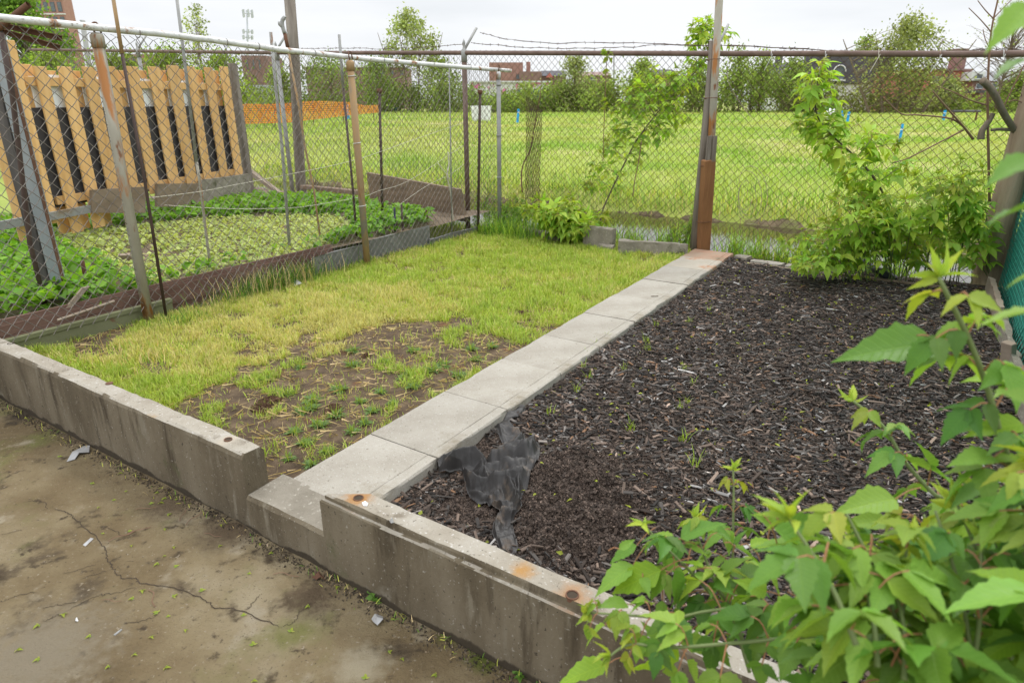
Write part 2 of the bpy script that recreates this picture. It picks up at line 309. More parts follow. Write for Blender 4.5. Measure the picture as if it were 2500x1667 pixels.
M['sheet'] = mat('grey_sheet_metal', [(.17, .17, .165), (.25, .25, .24)], 5, 7, .6, .15, 40, metal=.3)
M['timber'] = mat('old_brown_timber', [(.3, (.14, .10, .07)), (.6, (.25, .185, .13))], 8, 9, .95, .6, 40, (.3, .3, 1.5))
M['paleboard'] = mat('pale_weathered_board', [(.25, .19, .14), (.36, .3, .235)], 7, 8, .9, .3, 50, (.4, .4, 1))
M['fabric'] = mat('landscape_fabric', [(.3, (.020, .0175, .0165)), (.6, (.031, .028, .026))], 10, 8, .5, .12, 420, spec=.45, patches=[((.10, .073, .052), 9, .54, .70, V1)])
M['rope'] = mat('string', [(.55, .5, .4), (.6, .57, .5)], 20, 3, .9)
M['tealnet'] = mat('green_privacy_net', [(.3, (.02, .20, .15)), (.5, (.06, .50, .37)), (.7, (.15, .66, .5))], 60, 4, .6, .6, 140)
M['greenwire'] = mat('green_coated_wire', [(.02, .16, .12), (.035, .24, .18)], 20, 4, .4)
M['water'] = mat('water', [(.035, .028, .012), (.05, .04, .018)], 1.2, 4, .04, .02, 2.5, spec=.6)
M['blue'] = mat('blue_paint', [(.02, .30, .72), (.03, .36, .8)], 5, 3, .6)
M['orange'] = mat('orange_plastic_net', [(.78, .24, .06), (.80, .42, .12)], .5, 4, .7, transl=.25)
M['whitebin'] = mat('white_plastic', [(.74, .76, .77), (.8, .8, .8)], 3, 3, .5)
M['scrap'] = mat('plastic_scrap', [(.26, .25, .24), (.40, .40, .40)], 9, 3, .4)
M['clump'] = mat('dirt_clod', [(.07, .035, .02), (.15, .085, .045)], 30, 8, .95, .9, 90)
print('p1 ok')
# ================================================================ SETTING
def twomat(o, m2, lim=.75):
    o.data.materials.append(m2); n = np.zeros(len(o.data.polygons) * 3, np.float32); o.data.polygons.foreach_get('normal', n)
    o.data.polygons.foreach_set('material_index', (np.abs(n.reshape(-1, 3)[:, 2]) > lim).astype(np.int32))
def panel4(mb, q, th, K=1):
    q = np.asarray(q, float); n = unit(np.cross(q[1] - q[0], q[3] - q[0])) * th / 2
    mb.add(np.concatenate([q - n, q + n]), [BF])
FA = 5.95                                                    # the back fence stands across the yard here
def zfield(a, b):
    s = np.asarray(a, float) - FA
    z = np.interp(s, [-.3, .05, .45, .65, 3.4, 3.65, 4.0, 6], [-.3, -.05, -.22, -.46, -.46, -.22, .0, .03])
    return z + (fbm(a * .35, b * .35, 3) - .5) * .28 * np.clip((s - 3.6) / 3, 0, 1) + (fbm(a * 3, b * 3, 5) - .5) * .07 * np.clip(s * 4, 0, 1)
a1 = np.concatenate([np.linspace(-14, 5.5, 12), np.linspace(5.6, 12, 65), 12 + (np.linspace(0, 1, 90) ** 2.2)[1:] * 900])
b1 = np.concatenate([-12 - (np.linspace(1, 0, 40) ** 2)[:-1] * 600, np.linspace(-12, 14, 131), 14 + (np.linspace(0, 1, 40) ** 2)[1:] * 600])
A_, B_ = np.meshgrid(a1, b1, indexing='ij'); V = Yv(A_, B_, zfield(A_, B_))
mb = MB(); grid(mb, V[..., 0], V[..., 1], V[..., 2]); tag(mb.build('field', M['field'], smooth=True, org=(0, 0, 0)), 'wide rough grass field beyond the chain link fence', 'field', kind='structure')
# brown earth showing on the far ditch bank
A_, B_ = np.meshgrid(np.linspace(FA + 2.9, FA + 4.1, 30), np.linspace(-12, 14, 220), indexing='ij')
lift = .03 - .10 * np.clip((A_ - FA - 3.55 - (fbm(B_ * 1.3, B_ * 0, 8) - .5) * .5) / .3, 0, 1)
V = Yv(A_, B_, zfield(A_, B_) + lift + (fbm(A_ * 6, B_ * 6, 2) - .5) * .05)
M['bank'] = mat('bank_earth', [(.3, (.07, .052, .03)), (.5, (.13, .098, .058)), (.7, (.20, .15, .09))], 3, 9, .95, .8, 40, patches=[((.17, .19, .05), 2.2, .52, .66, V1)])
mb = MB(); grid(mb, V[..., 0], V[..., 1], V[..., 2]); tag(mb.build('ditch_bank', M['bank'], smooth=True), 'bare brown bank of the water ditch behind the fence', 'bank', kind='structure')
A_, B_ = np.meshgrid(np.linspace(FA + .4, FA + 3.8, 3), np.linspace(-12, 14, 3), indexing='ij'); V = Yv(A_, B_, -.25)
mb = MB(); grid(mb, V[..., 0], V[..., 1], V[..., 2]); tag(mb.build('ditch_water', M['water']), 'still shallow water lying in the ditch behind the fence', 'water', kind='structure')
# patio
A_, B_ = np.meshgrid(np.linspace(-5.5, -.12, 160), np.linspace(-5, 6, 260), indexing='ij')
V = Yv(A_, B_, -.14 + (fbm(A_ * 1.2, B_ * 1.2, 4) - .5) * .035 + (fbm(A_ * 9, B_ * 9, 14) - .5) * .006)
mb = MB(); grid(mb, V[..., 0], V[..., 1], V[..., 2]); patio = tag(mb.build('patio', M['patio'], smooth=True, org=(0, 0, -.14)), 'worn cracked concrete patio in front of the low walls', 'patio', kind='structure')
def zpatio(p):
    a, b = AB(p); return -.14 + (fbm(a * 1.2, b * 1.2, 4) - .5) * .035 + (fbm(a * 9, b * 9, 14) - .5) * .006
M['crack'] = mat('crack_dirt_hole_shade', [(.045, .033, .022), (.065, .048, .033)], 30, 3, 1.)  # dirt in the cracks; also paints the shade inside the pipe sockets
def crop5(x, y): return (x / 3.357, 1200 + y / 3.357)
cracks = [[(440, 140), (560, 170), (590, 200), (690, 290), (790, 370), (850, 460), (880, 560), (930, 640), (985, 715), (1120, 735), (1160, 765), (1420, 800), (1700, 905), (1760, 955), (1900, 960), (2130, 1040), (2310, 1100)],
          [(0, 920), (140, 865), (310, 835)], [(340, 970), (500, 935), (640, 915)], [(560, 990), (700, 910), (820, 865), (900, 850), (1140, 795)], [(360, 1070), (440, 1035), (510, 1015)],
          [(530, 685), (650, 655), (810, 600)], [(660, 725), (900, 660)], [(1010, 1085), (1100, 1080), (1300, 1020)], [(860, 285), (1040, 380)], [(180, 85), (350, 80), (390, 150)],
          [(2000, 980), (2060, 930), (2130, 850)], [(2310, 1100), (2400, 1060), (2480, 960), (2560, 900)], [(0, 360), (90, 340), (180, 320)]]
for k, cpts in enumerate(cracks):
    q = np.array([P(*crop5(x, y), -.14) for x, y in cpts]); q = bez(q, 8 * len(q)); n = len(q)
    q[:, 0] += (fbm(np.arange(n) * .9, np.zeros(n), k) - .5) * .022; q[:, 1] += (fbm(np.arange(n) * .9, np.ones(n) * 9, k) - .5) * .022
    t = unit(np.gradient(q, axis=0)); s = np.stack([-t[:, 1], t[:, 0], 0 * t[:, 0]], 1); ww = ((.0019 if k == 0 else .0012) * (.5 + fbm(np.arange(n) * .8, np.zeros(n), k + 20)) * np.clip(np.minimum(np.arange(n), n - 1 - np.arange(n)) / 4, 0.05, 1))[:, None]
    z = np.array([zpatio(p) for p in q]) + .002
    l = q + s * ww; r = q - s * ww; l[:, 2] = z; r[:, 2] = z
    V = np.stack([l, r], 1).reshape(-1, 3); i = np.arange(n - 1) * 2; mb = MB(); mb.add(V, [np.stack([i, i + 1, i + 3, i + 2], 1)]); mb.build('crack', M['crack'], patio)
# lawn earth
def zlawn(a, b): return .028 * np.clip(1 - np.asarray(a) / 3, 0, 1) - .012 + (fbm(np.asarray(a) * 2, np.asarray(b) * 2, 6) - .5) * .035 + (fbm(np.asarray(a) * 14, np.asarray(b) * 14, 7) - .5) * .016
A_, B_ = np.meshgrid(np.linspace(-.03, 6.05, 300), np.linspace(-.02, 2.97, 150), indexing='ij'); V = Yv(A_, B_, zlawn(A_, B_))
mb = MB(); grid(mb, V[..., 0], V[..., 1], V[..., 2]); tag(mb.build('lawn_ground', M['lawnsoil'], smooth=True), 'bare earth of the small lawn', 'ground', kind='structure')
# mulch bed earth
mo = [float(v) for v in AB(P(1400, 1180))]; mo2 = [float(v) for v in AB(P(1440, 1330))]; du = [float(v) for v in AB(P(1150, 1225))]; du2 = [float(v) for v in AB(P(1190, 1095))]
def zmulch(a, b):
    a = np.asarray(a, float); b = np.asarray(b, float)
    g = lambda c, r: np.exp(-((a - c[0]) ** 2 + (b - c[1]) ** 2) / r ** 2)
    return .0 + .012 * np.clip(a / 5, 0, 1) + (fbm(a * 1.6, b * 1.6, 11) - .5) * .05 + .10 * g(mo, .32) + .09 * g(mo2, .25) - .035 * g(du, .2) - .02 * g(du2, .15) + (fbm(a * 16, b * 16, 12) - .5) * .024 * (1 + 3.2 * g(mo, .4) + 3 * g(mo2, .35))
A_, B_ = np.meshgrid(np.linspace(-.1, 5.85, 380), np.linspace(-3.05, -.38, 190), indexing='ij'); V = Yv(A_, B_, zmulch(A_, B_))
mb = MB(); grid(mb, V[..., 0], V[..., 1], V[..., 2]); tag(mb.build('mulch_ground', M['mulchsoil'], smooth=True), 'dark crumbly earth under the wood mulch', 'ground', kind='structure')
# neighbour's bed
A_, B_ = np.meshgrid(np.linspace(-3, 6.0, 120), np.linspace(2.96, 8.5, 80), indexing='ij'); V = Yv(A_, B_, .2 + (fbm(A_ * 2, B_ * 2, 16) - .5) * .05)
mb = MB(); grid(mb, V[..., 0], V[..., 1], V[..., 2]); tag(mb.build('garden_ground', M['gardensoil'], smooth=True), 'pale soil of the neighbouring vegetable bed', 'ground', kind='structure')
# ================================================================ WALLS, SLABS
def ring(root, p, r, mcol, name='pipe_socket'):
    m1 = MB(); i = np.arange(16) / 16 * 2 * np.pi; cs = np.stack([np.cos(i), np.sin(i), 0 * i], 1)
    V = np.concatenate([p + cs * r + [0, 0, -.01], p + cs * r + [0, 0, .004], p + cs * r * .82 + [0, 0, .004], p + cs * r * .8 + [0, 0, .0012]]); k = np.arange(16); j = (k + 1) % 16
    m1.add(V, [np.concatenate([np.stack([q * 16 + k, q * 16 + j, q * 16 + 16 + j, q * 16 + 16 + k], 1) for q in range(3)])]); o = m1.build(name, mcol, root)
    m2 = MB(); m2.add(p + cs * r * .81 + [0, 0, .0014], [k[None]]); m2.build('hole_shade', M['crack'], o if False else root)  # flat dark disc stands in for the shade inside the open socket
WT = .24
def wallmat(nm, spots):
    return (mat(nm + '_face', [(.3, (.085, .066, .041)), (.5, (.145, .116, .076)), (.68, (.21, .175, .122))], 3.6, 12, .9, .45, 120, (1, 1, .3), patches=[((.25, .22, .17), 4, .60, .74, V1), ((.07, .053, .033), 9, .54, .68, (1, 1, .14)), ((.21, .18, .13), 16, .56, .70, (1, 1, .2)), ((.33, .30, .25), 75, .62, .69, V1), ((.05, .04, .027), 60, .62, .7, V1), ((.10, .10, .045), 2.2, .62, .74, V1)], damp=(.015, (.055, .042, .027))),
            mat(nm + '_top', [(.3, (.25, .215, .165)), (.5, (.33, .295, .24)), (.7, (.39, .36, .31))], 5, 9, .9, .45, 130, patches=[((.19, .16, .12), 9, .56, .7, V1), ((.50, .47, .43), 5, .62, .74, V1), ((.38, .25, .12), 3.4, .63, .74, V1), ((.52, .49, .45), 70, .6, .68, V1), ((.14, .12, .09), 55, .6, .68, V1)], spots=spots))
lwp = Y(-.07, 1.4, -.2); rwp = Y(-.1, -1.9, -.2)
h1, h2, h3 = P(557, 1073, WT), P(27, 839, WT), P(267, 937, WT); g1, g2 = P(875, 1216, WT), P(1397, 1453, WT)
lw = thing('concrete_wall', 'long low concrete wall at the edge of the grassy plot, ending in a squared pillar end', 'wall', lwp)
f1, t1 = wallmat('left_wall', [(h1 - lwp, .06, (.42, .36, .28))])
prof = [(0, -.2), (-.002, .1), (.0, WT - .02), (.006, WT - .006), (.018, WT), (.095, WT + .001), (.108, WT - .007), (.112, WT - .02), (.112, -.2)]
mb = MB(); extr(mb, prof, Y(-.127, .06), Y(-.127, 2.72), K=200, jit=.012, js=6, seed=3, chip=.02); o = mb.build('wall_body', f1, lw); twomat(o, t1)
ring(lw, h1, .018, M['rust']); ring(lw, h2, .02, M['crack'])
mb = MB(); tube(mb, [h3, h3 + [0, 0, .006]], .018, 12); mb.build('washer', M['rust'], lw)
rw = thing('concrete_wall', 'low concrete wall in front of the mulch bed, with a chipped ledge and open rusty pipe sockets', 'wall', rwp)
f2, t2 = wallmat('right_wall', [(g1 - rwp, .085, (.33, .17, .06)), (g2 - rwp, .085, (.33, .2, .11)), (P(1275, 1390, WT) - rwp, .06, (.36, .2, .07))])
prof = [(0, -.2), (.0, WT - .035), (.004, WT - .028), (.011, WT - .024), (.012, WT - .008), (.018, WT), (.10, WT), (.115, WT - .012), (.115, -.2)]
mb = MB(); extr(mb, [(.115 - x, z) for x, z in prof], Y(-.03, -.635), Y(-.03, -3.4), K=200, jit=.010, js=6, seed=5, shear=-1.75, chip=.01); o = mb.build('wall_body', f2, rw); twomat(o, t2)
ring(rw, g1, .02, M['rust']); ring(rw, g2, .021, M['rust'])
mb = MB(); extr(mb, [(0, -.2), (0, .03), (.012, .047), (.2, .05), (.2, -.2)], Y(-.137, -.45), Y(-.137, .058), up=EZ, K=60, jit=.012, seed=8)
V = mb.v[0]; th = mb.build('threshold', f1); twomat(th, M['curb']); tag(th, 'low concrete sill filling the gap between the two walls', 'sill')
JL = [(686, 1187), (908, 1061), (1083, 955), (1226, 876), (1331, 817), (1425, 762), (1501, 718), (1572, 680), (1629, 649), (1677, 627), (1690, 613)]
ja = [.05] + [float(AB(P(x, y, .05))[0]) for x, y in JL[1:]]; ja[-1] = 5.85
plc = ['nearest the wall gap', 'second from the wall gap', 'third from the wall gap', 'fourth from the wall gap, beside bare soil', 'fifth from the wall gap, mid walk', 'sixth from the wall gap, beside the lawn', 'seventh from the wall gap, with a dark twig on it', 'eighth from the wall gap', 'next to last, with an orange stain', 'last one by the fence, reddish']
for k in range(10):
    r = thing('paving_slab', 'grey concrete walkway slab, ' + plc[k] if k < 8 else 'concrete walkway slab, ' + plc[k], 'paving slab', Y((ja[k] + ja[k + 1]) / 2, -.22, -.03), 'slabs of the concrete walkway')
    z0 = .05 + rng.uniform(-.003, .003); m_ = M['slab'] if k < 8 else (M['slab'] if k == 8 else M['redslab'])
    if k == 8: m_ = mat('stained_end_slab', [(.34, .3, .24), (.42, .38, .32)], 4, 8, .9, .3, 150, patches=[((.40, .19, .09), 3.5, .55, .68, V1), ((.24, .2, .14), 2, .6, .75, V1)])
    a0, a2 = ja[k] + .003, ja[k + 1] - .003
    if k == 0: a0 = .045
    mb = MB(); pr = [(0, -.03), (0, z0 - .006), (.006, z0), (.384, z0), (.387, z0 - .004), (.390, z0), (.444, z0), (.452, z0 - .008), (.452, -.03)]
    extr(mb, [(x, z) for x, z in pr], Y(a0, 0), Y(a2, 0), K=40, jit=.006, js=7, seed=20 + k, chip=.03); mb.build('slab', m_, r)
# curbs along the far edge of the lawn
def bar(name, label, cat, p0, p1, wd, ht, m_, group=None, jit=.012, seed=1, bev=.012, root=None):
    mb = MB(); pr = [(-wd / 2, 0), (-wd / 2, ht - bev), (-wd / 2 + bev, ht), (wd / 2 - bev, ht), (wd / 2, ht - bev), (wd / 2, 0)]
    extr(mb, pr, p0, p1, K=24, jit=jit * 1.5, js=8, seed=seed, chip=.06 if bev > .005 else 0); return tag(mb.build(name, m_, root), label, cat, group)
G = 'concrete edging pieces round the plots'
bar('edging_block', 'weathered concrete beam lying beside the leafy shrub, at the far edge of the lawn', 'edging', Y(5.78, 2.42, -.02), Y(5.55, 1.6, -.04), .12, .13, M['curb'], G, seed=2)
bar('edging_block', 'upright broken concrete block at the end of the lawn, right of the leafy shrub', 'edging', Y(5.52, 1.25, -.02), Y(5.5, .86, -.02), .1, .27, M['curb'], G, seed=3)
bar('edging_block', 'small concrete lump lying against the upright block', 'edging', Y(5.42, 1.02, -.02), Y(5.42, .82, -.02), .09, .09, M['curb'], G, seed=4)
bar('edging_block', 'long low concrete curb running up to the leaning pole', 'edging', Y(5.42, .76, -.02), Y(5.6, -.0, -.02), .09, .17, M['curb'], G, seed=5)
bar('edging_block', 'squarish tan stone just past the end of the walkway', 'edging', Y(5.72, -.52, 0), Y(5.68, -.66, 0), .12, .07, M['curb'], G, seed=6)
bar('edging_block', 'flat pale concrete piece behind the mulch, beside the tan stone', 'edging', Y(5.66, -.7, -.01), Y(5.62, -1.02, -.01), .13, .06, M['slab'], G, seed=7)
bar('edging_block', 'flat pale concrete piece behind the mulch, farther right', 'edging', Y(5.62, -1.06, -.01), Y(5.58, -1.42, -.01), .13, .06, M['slab'], G, seed=8)
bar('edging_board', 'thin pale board along the back edge of the mulch', 'board', Y(5.56, -.52, -.02), Y(5.5, -1.55, -.02), .02, .055, M['paleboard'], jit=.005, bev=.004)
bar('edging_board', 'dark damp board along the back edge of the mulch, under the leaves', 'board', Y(5.5, -1.56, -.02), Y(5.48, -2.5, -.02), .03, .07, M['timber'], jit=.006, bev=.004)
bar('edging_block', 'concrete edging slab standing under the green net, at the far corner', 'edging', Y(5.62, -2.8, -.04), Y(4.55, -2.83, -.04), .05, .2, M['paleboard'], G, seed=9, bev=.006)
bar('edging_block', 'concrete edging slab standing under the green net, second from the far corner', 'edging', Y(4.5, -2.83, -.04), Y(3.5, -2.86, -.06), .06, .17, M['curb'], G, seed=10, bev=.006)
bar('edging_block', 'concrete edging slab standing under the green net, nearest the camera', 'edging', Y(3.45, -2.85, -.04), Y(2.2, -2.88, -.06), .06, .17, M['curb'], G, seed=11, bev=.006)
q0 = P(2452, 905, .0); mb = MB(); box(mb, q0 + [0, 0, .09], .05, .07, .22, unit([.9, .3, .2]), unit([-.3, .9, 0]), unit([-.2, 0, 1]), None, .004); tag(mb.build('board_offcut', M['paleboard']), 'short pale offcut leaning on the edging under the net', 'board')
# ================================================================ CHAIN LINK
def chain(mb, o, du, n, Lg, zb, zt, w_=.09, h_=.09, r=.0025, amp=.005, bulge=.03, seed=0):
    nc = int(Lg / (w_ / 2)); i = np.arange(nc)[:, None]; zmax = 3.2; K = int(2 * zmax / h_); k = np.arange(K)[None]
    u = (i + (k % 2)) * w_ / 2; uu = u.copy(); z0 = zb(u); z1 = zt(u)
    z = z0 + k * .5 * h_ + (i % 2) * .5 * h_; kmax = int(np.max((z1 - z0)) / (.5 * h_)) + 2; z = np.minimum(z, z1)[:, :kmax]; u = u[:, :kmax]; k = k[:, :kmax]
    dn = amp * (1 - 2 * (k % 2)) + (fbm(u * .9 + 3, z * .9, seed) - .5) * bulge
    u = u + (fbm(u * 2, z * 2 + 7, seed + 3) - .5) * .02
    pts = np.asarray(o)[None, None] + u[..., None] * du + dn[..., None] * n; pts[..., 2] += z
    off = np.stack([n * r, du * r * 1.25, -n * r, -du * r * 1.25]); V = pts[:, :, None, :] + off[None, None]
    nn, K2 = pts.shape[:2]; base = (np.arange(nn)[:, None] * K2 + np.arange(K2 - 1)[None])[..., None] * 4; a = np.arange(4)[None, None]; b = (a + 1) % 4
    f = np.stack([base + a, base + b, base + 4 + b, base + 4 + a], -1).reshape(-1, 4); mb.add(V.reshape(-1, 3), [f])
def wpx(width, p): return width / 2 * (p[1] * ct + (HC - p[2]) * st) / F
# ---- left fence
rl = [(0, 45), (238, 74), (447, 92), (700, 125), (850, 140), (1047, 155), (1243, 173)]; rp = [Pb(*q, 2.8) for q in rl]; ra = [float(AB(p)[0]) for p in rp]; rz = [p[2] for p in rp]
lf = thing('chain_link_fence', 'rusty chain link fence with a pale top rail between the lawn and the vegetable bed', 'fence', Y(2.5, 2.8))
fz = lambda u: np.interp(u - 1.6, ra, rz) - .02
mb = MB(); chain(mb, Y(-1.6, 2.8), E1, -E2, 7.5, lambda u: np.interp(u - 1.6, [-1, 0.2, 1.1, 1.4, 6], [.12, .12, .12, .0, -.01]) , fz, .088, .088, .0026, seed=1); mb.build('chain_mesh', M['wire'], lf)
q = [Y(-1.6, 2.78, 2.2)] + [np.append(Y(a, 2.78)[:2], z + .005 * math.sin(5 * a)) for a, z in zip(ra, rz)]; q = bez(np.array(q)[[0, 1, 3, 5, 7]], 40); q[:, 2] += (fbm(np.arange(40) * .4, np.zeros(40), 2) - .5) * .012
mb = MB(); tube(mb, q, .0235, 12); mb.build('top_rail', M['galv'], lf)
for bs, tp, m_, r_, cl in [((365, 790), (236, 88), M['rustpost'], .038, 1), ((897, 650), (855, 153), M['tanpost'], .034, 1), ((1220, 560), (1217, 179), M['greypost'], .028, 2)]:
    p0 = P(*bs, -.0); p1 = PD(*tp, p0[1]); mb = MB(); tube(mb, [p0 - [0, 0, .1], p0 + (p1 - p0) * .5, p1], r_, 14); o = mb.build('fence_post', m_, lf)
    mb = MB(); tube(mb, [p1 - [0, 0, .075], p1 - [0, 0, .0], p1 + [0, 0, .006], p1 + [0, 0, .02]], [r_ * 1.16, r_ * 1.16, r_ * 1.05, r_ * .6], 14); mb.build('post_cap', M['galv'] if cl == 2 else m_, o)
    zt = float(np.interp(AB(p1)[0], ra, rz)); c0 = p1 + [0, 0, .01]; top = np.array([c0[0], c0[1], zt + .04]); side = -E1 * .03
    mb = MB(); tube(mb, bez([c0, c0 * .5 + top * .5 + side - E2 * .02, top + side * .3, top + E1 * .02 - E2 * .0, top + E1 * .035 - [0, 0, .06]], 14), .006, 6); mb.build('rail_hook', M['rust'], o)
    if cl == 2:
        for t_ in (.35, .62, .93):
            c = p0 + (p1 - p0) * t_; mb = MB(); tube(mb, [c - [0, 0, .01], c + [0, 0, .01]], r_ * 1.25, 12); mb.build('collar', M['greypost'], o)
    if m_ is M['tanpost']:
        for t_ in (.31, .62, .93):
            c = p0 + (p1 - p0) * t_; an = np.linspace(0, 2.1 * np.pi, 18); mb = MB(); tube(mb, c + np.stack([np.cos(an) * (r_ + .004), np.sin(an) * (r_ + .004), .004 * an], 1), .004, 5); mb.build('wire_tie', M['galv'], o)
for k, a in enumerate([.75, 1.3, 2.0, 2.3, 2.9, 3.8, 4.6, 5.3]):
    z = float(np.interp(a, ra, rz)); an = np.linspace(0, 2.3 * np.pi, 18); c = Y(a, 2.78, z); mb = MB()
    tube(mb, c + np.cos(an)[:, None] * .028 * EZ + np.sin(an)[:, None] * .028 * E2 + (an * .004)[:, None] * E1, .0028, 5)
    tube(mb, bez([c - EZ * .028, c - EZ * .08 + E1 * .02, c - EZ * (.1 + .04 * (k % 3)) - E1 * .03], 8), .0026, 5); mb.build('wire_tie', M['wire'], lf)
# ---- back fence
rl = [(75, 122), (685, 130), (1140, 130), (1500, 131), (1760, 132), (2100, 132), (2500, 134)]; rp = [Pa(*q, FA) for q in rl]; rb = np.array([float(AB(p)[1]) for p in rp]); rzb = np.array([p[2] for p in rp]); so_ = np.argsort(rb); rb = rb[so_]; rzb = rzb[so_]
zrail = lambda b: np.interp(b, rb, rzb)
bf = thing('chain_link_fence', 'tall rusty chain link fence with barbed wire between the plots and the field', 'fence', Y(FA, 0))
B0 = -4.2; BL = float(rb[-1]) - B0
mb = MB(); chain(mb, Y(FA, B0), E2, -E1, BL, lambda u: -.06 + 0 * u, lambda u: zrail(u + B0) + .035, .088, .088, .0024, seed=5, bulge=.05); mb.build('chain_mesh', M['wirerust'], bf)
bb = np.linspace(B0, float(rb[-1]), 30); q = np.stack([Y(FA - .03, b, zrail(b)) for b in bb]); mb = MB(); tube(mb, q, .027, 12); mb.build('top_rail', M['railbrown'], bf)
def backpost(px, py, lean=0.):
    p = Pa(px, py, FA - .03); b = float(AB(p)[1]); z = zrail(b); p0 = Y(FA - .03, b, -.1); p1 = Y(FA - .03, b, z + .03); mb = MB(); tube(mb, [p0, p1], .034, 12); o = mb.build('fence_post', M['greypost'] if px != 1133 else M['railbrown'], bf)
    mb = MB(); tube(mb, [p1 - EZ * .14, p1, p1 + EZ * .02, p1 + EZ * .05, p1 + EZ * .085, p1 + EZ * .1, p1 + EZ * .14], [.04, .04, .02, .014, .02, .018, .002], 10); mb.build('finial', M['greypost'], o)
    mb = MB(); s0 = p1 + EZ * .0; s1 = s0 + E1 * .22 + EZ * .28 - E2 * .05; tube(mb, [s0, s1], .017, 6); mb.build('barbed_wire_arm', M['greypost'], o)
for px, py in [(335, 118), (675, 130), (1133, 130)]: backpost(px, py)
def barb(pts, root, seed):
    q = bez(pts, 60); n = len(q); r1 = np.random.default_rng(seed); mb = MB(); q[:, 2] += (fbm(np.arange(n) * .35, np.zeros(n), seed) - .5) * .03; d = np.concatenate([[0], np.cumsum(np.linalg.norm(np.diff(q, axis=0), axis=1))])
    for s in (0, 1):
        ph = d * 60 + s * np.pi; tube(mb, q + np.stack([0 * ph, np.sin(ph) * .003, np.cos(ph) * .003], 1), .0022, 4)
    for x in np.arange(.06, d[-1], .125):
        c = np.array([np.interp(x, d, q[:, k]) for k in range(3)])
        for m_ in range(2): v = unit(r1.normal(size=3) + [0, 0, .8 * (1 - 2 * m_)]) * .019; tube(mb, [c - v * .7, c + v], .0023, 4)
    mb.build('barbed_wire', M['wirerust'], root)
barb([Pa(*q, FA + .2) for q in [(1172, 80), (1290, 103), (1480, 105), (1690, 111), (1800, 112), (1950, 121), (2110, 126)]], bf, 1)
barb([Pa(*q, FA + .12) for q in [(1150, 105), (1270, 115), (1400, 119), (1560, 114), (1690, 110), (1900, 117), (2050, 127)]], bf, 2)
barb([Pa(*q, FA + .2) for q in [(2260, 128), (2400, 121), (2520, 115)]], bf, 3); barb([Pa(*q, FA + .1) for q in [(2300, 127), (2430, 124), (2520, 122)]], bf, 4)
barb([Pa(*q, FA + .1) for q in [(705, 117), (850, 119), (1000, 118), (1130, 108)]], bf, 5)
mb = MB(); c0 = Pa(1320, 470, FA - .1); chain(mb, np.append(c0[:2], 0) , unit(E2 * .5 - E1 * .3), unit(E1 + E2), .2, lambda u: .35 + 0 * u, lambda u: 1.55 + u * .8, .022, .09, .0024, amp=.012, bulge=.14, seed=9); mb.build('torn_mesh', M['wirerust'], bf)
for px in (1888, 2020, 2150, 2300, 2455):                     # bits of plastic tie and scraps caught on the rail
    p = Pa(px, 133, FA - .06); mb = MB(); an = np.linspace(0, 2 * np.pi, 14); tube(mb, p + np.cos(an)[:, None] * .03 * EZ + np.sin(an)[:, None] * .03 * E1 + (an * .003)[:, None] * E2, .0026, 4)
    tube(mb, bez([p - E1 * .03, p - E1 * .04 - EZ * .08 + E2 * .03, p - E1 * .035 - EZ * .15 + E2 * .06], 6), .003, 4); mb.build('wire_tie', M['rope'] if px == 2150 else M['galv'], bf)
# ---- leaning pole cluster at the walkway's end
def pole(name, label, cat, px, z, rad, m_, group=None, yl=0., parts=None, n=10, cap=None):
    p0 = P(*px[0], z); pts = [p0 - [0, 0, .12]] + [PD(x, y, p0[1] + yl * (k + 1)) for k, (x, y) in enumerate(px[1:])]
    if parts is None:
        mb = MB(); tube(mb, pts, rad, n); return tag(mb.build(name, m_, smooth=True), label, cat, group), pts
    r = thing(name, label, cat, p0, group); cut = parts[0]; mb = MB(); tube(mb, pts[:cut + 1], rad, n); mb.build('lower_pipe', m_, r, True); mb = MB(); tube(mb, pts[cut:], rad * parts[2], n); mb.build('upper_pipe', parts[1], r, True); return r, pts
rp_ = thing('leaning_pole', 'tall rust streaked pole leaning right, standing in a brown wooden sleeve', 'pole', P(1720, 618, 0))
p0 = P(1722, 616, 0); top = PD(1757, -20, p0[1] - .05); d_ = top - p0; mb = MB(); tube(mb, [p0 - d_ * .02, p0 + d_ * 1.25], .04, 12); mb.build('pipe', M['rustpost'], rp_, True)
s0 = P(1716, 616, 0); s1 = PD(1730, 390, s0[1] - .06); X_ = unit(np.array([1, .25, 0])); Zs = unit(s1 - s0); Xs = unit(X_ - Zs * (X_ @ Zs)); mb = MB(); box(mb, (s0 + s1) / 2, .135, .10, np.linalg.norm(s1 - s0), Xs, np.cross(Zs, Xs), Zs, None, .01)
mb.build('wooden_sleeve', mat('brown_stained_wood', [(.3, (.17, .075, .03)), (.6, (.29, .14, .06))], 7, 8, .8, .4, 50, (1, 1, .15), patches=[((.15, .13, .035), 2.2, .55, .7, (1, 1, .4))]), rp_)
for dx in (0, 14):
    q0, q1 = PD(1727 + dx, 395, s0[1] - .09), PD(1732 + dx, 332, s0[1] - .09); mb = MB(); box(mb, (q0 + q1) / 2, .045, .02, np.linalg.norm(q1 - q0), Xs, np.cross(Zs, Xs), unit(q1 - q0)); mb.build('wood_strip', M['oldwood'], rp_)
for t_ in (.13, .36, .62, .76):
    c = p0 + d_ * t_; an = np.linspace(0, 2.2 * np.pi, 20); mb = MB(); rr_ = .085 if t_ > .3 else .095; tube(mb, c - X_ * .035 + np.cos(an)[:, None] * X_ * rr_ + np.sin(an)[:, None] * np.array([0, 1, 0]) * .075 + (an * .003)[:, None] * EZ, .004, 5); mb.build('wire_tie', M['rust'], rp_)
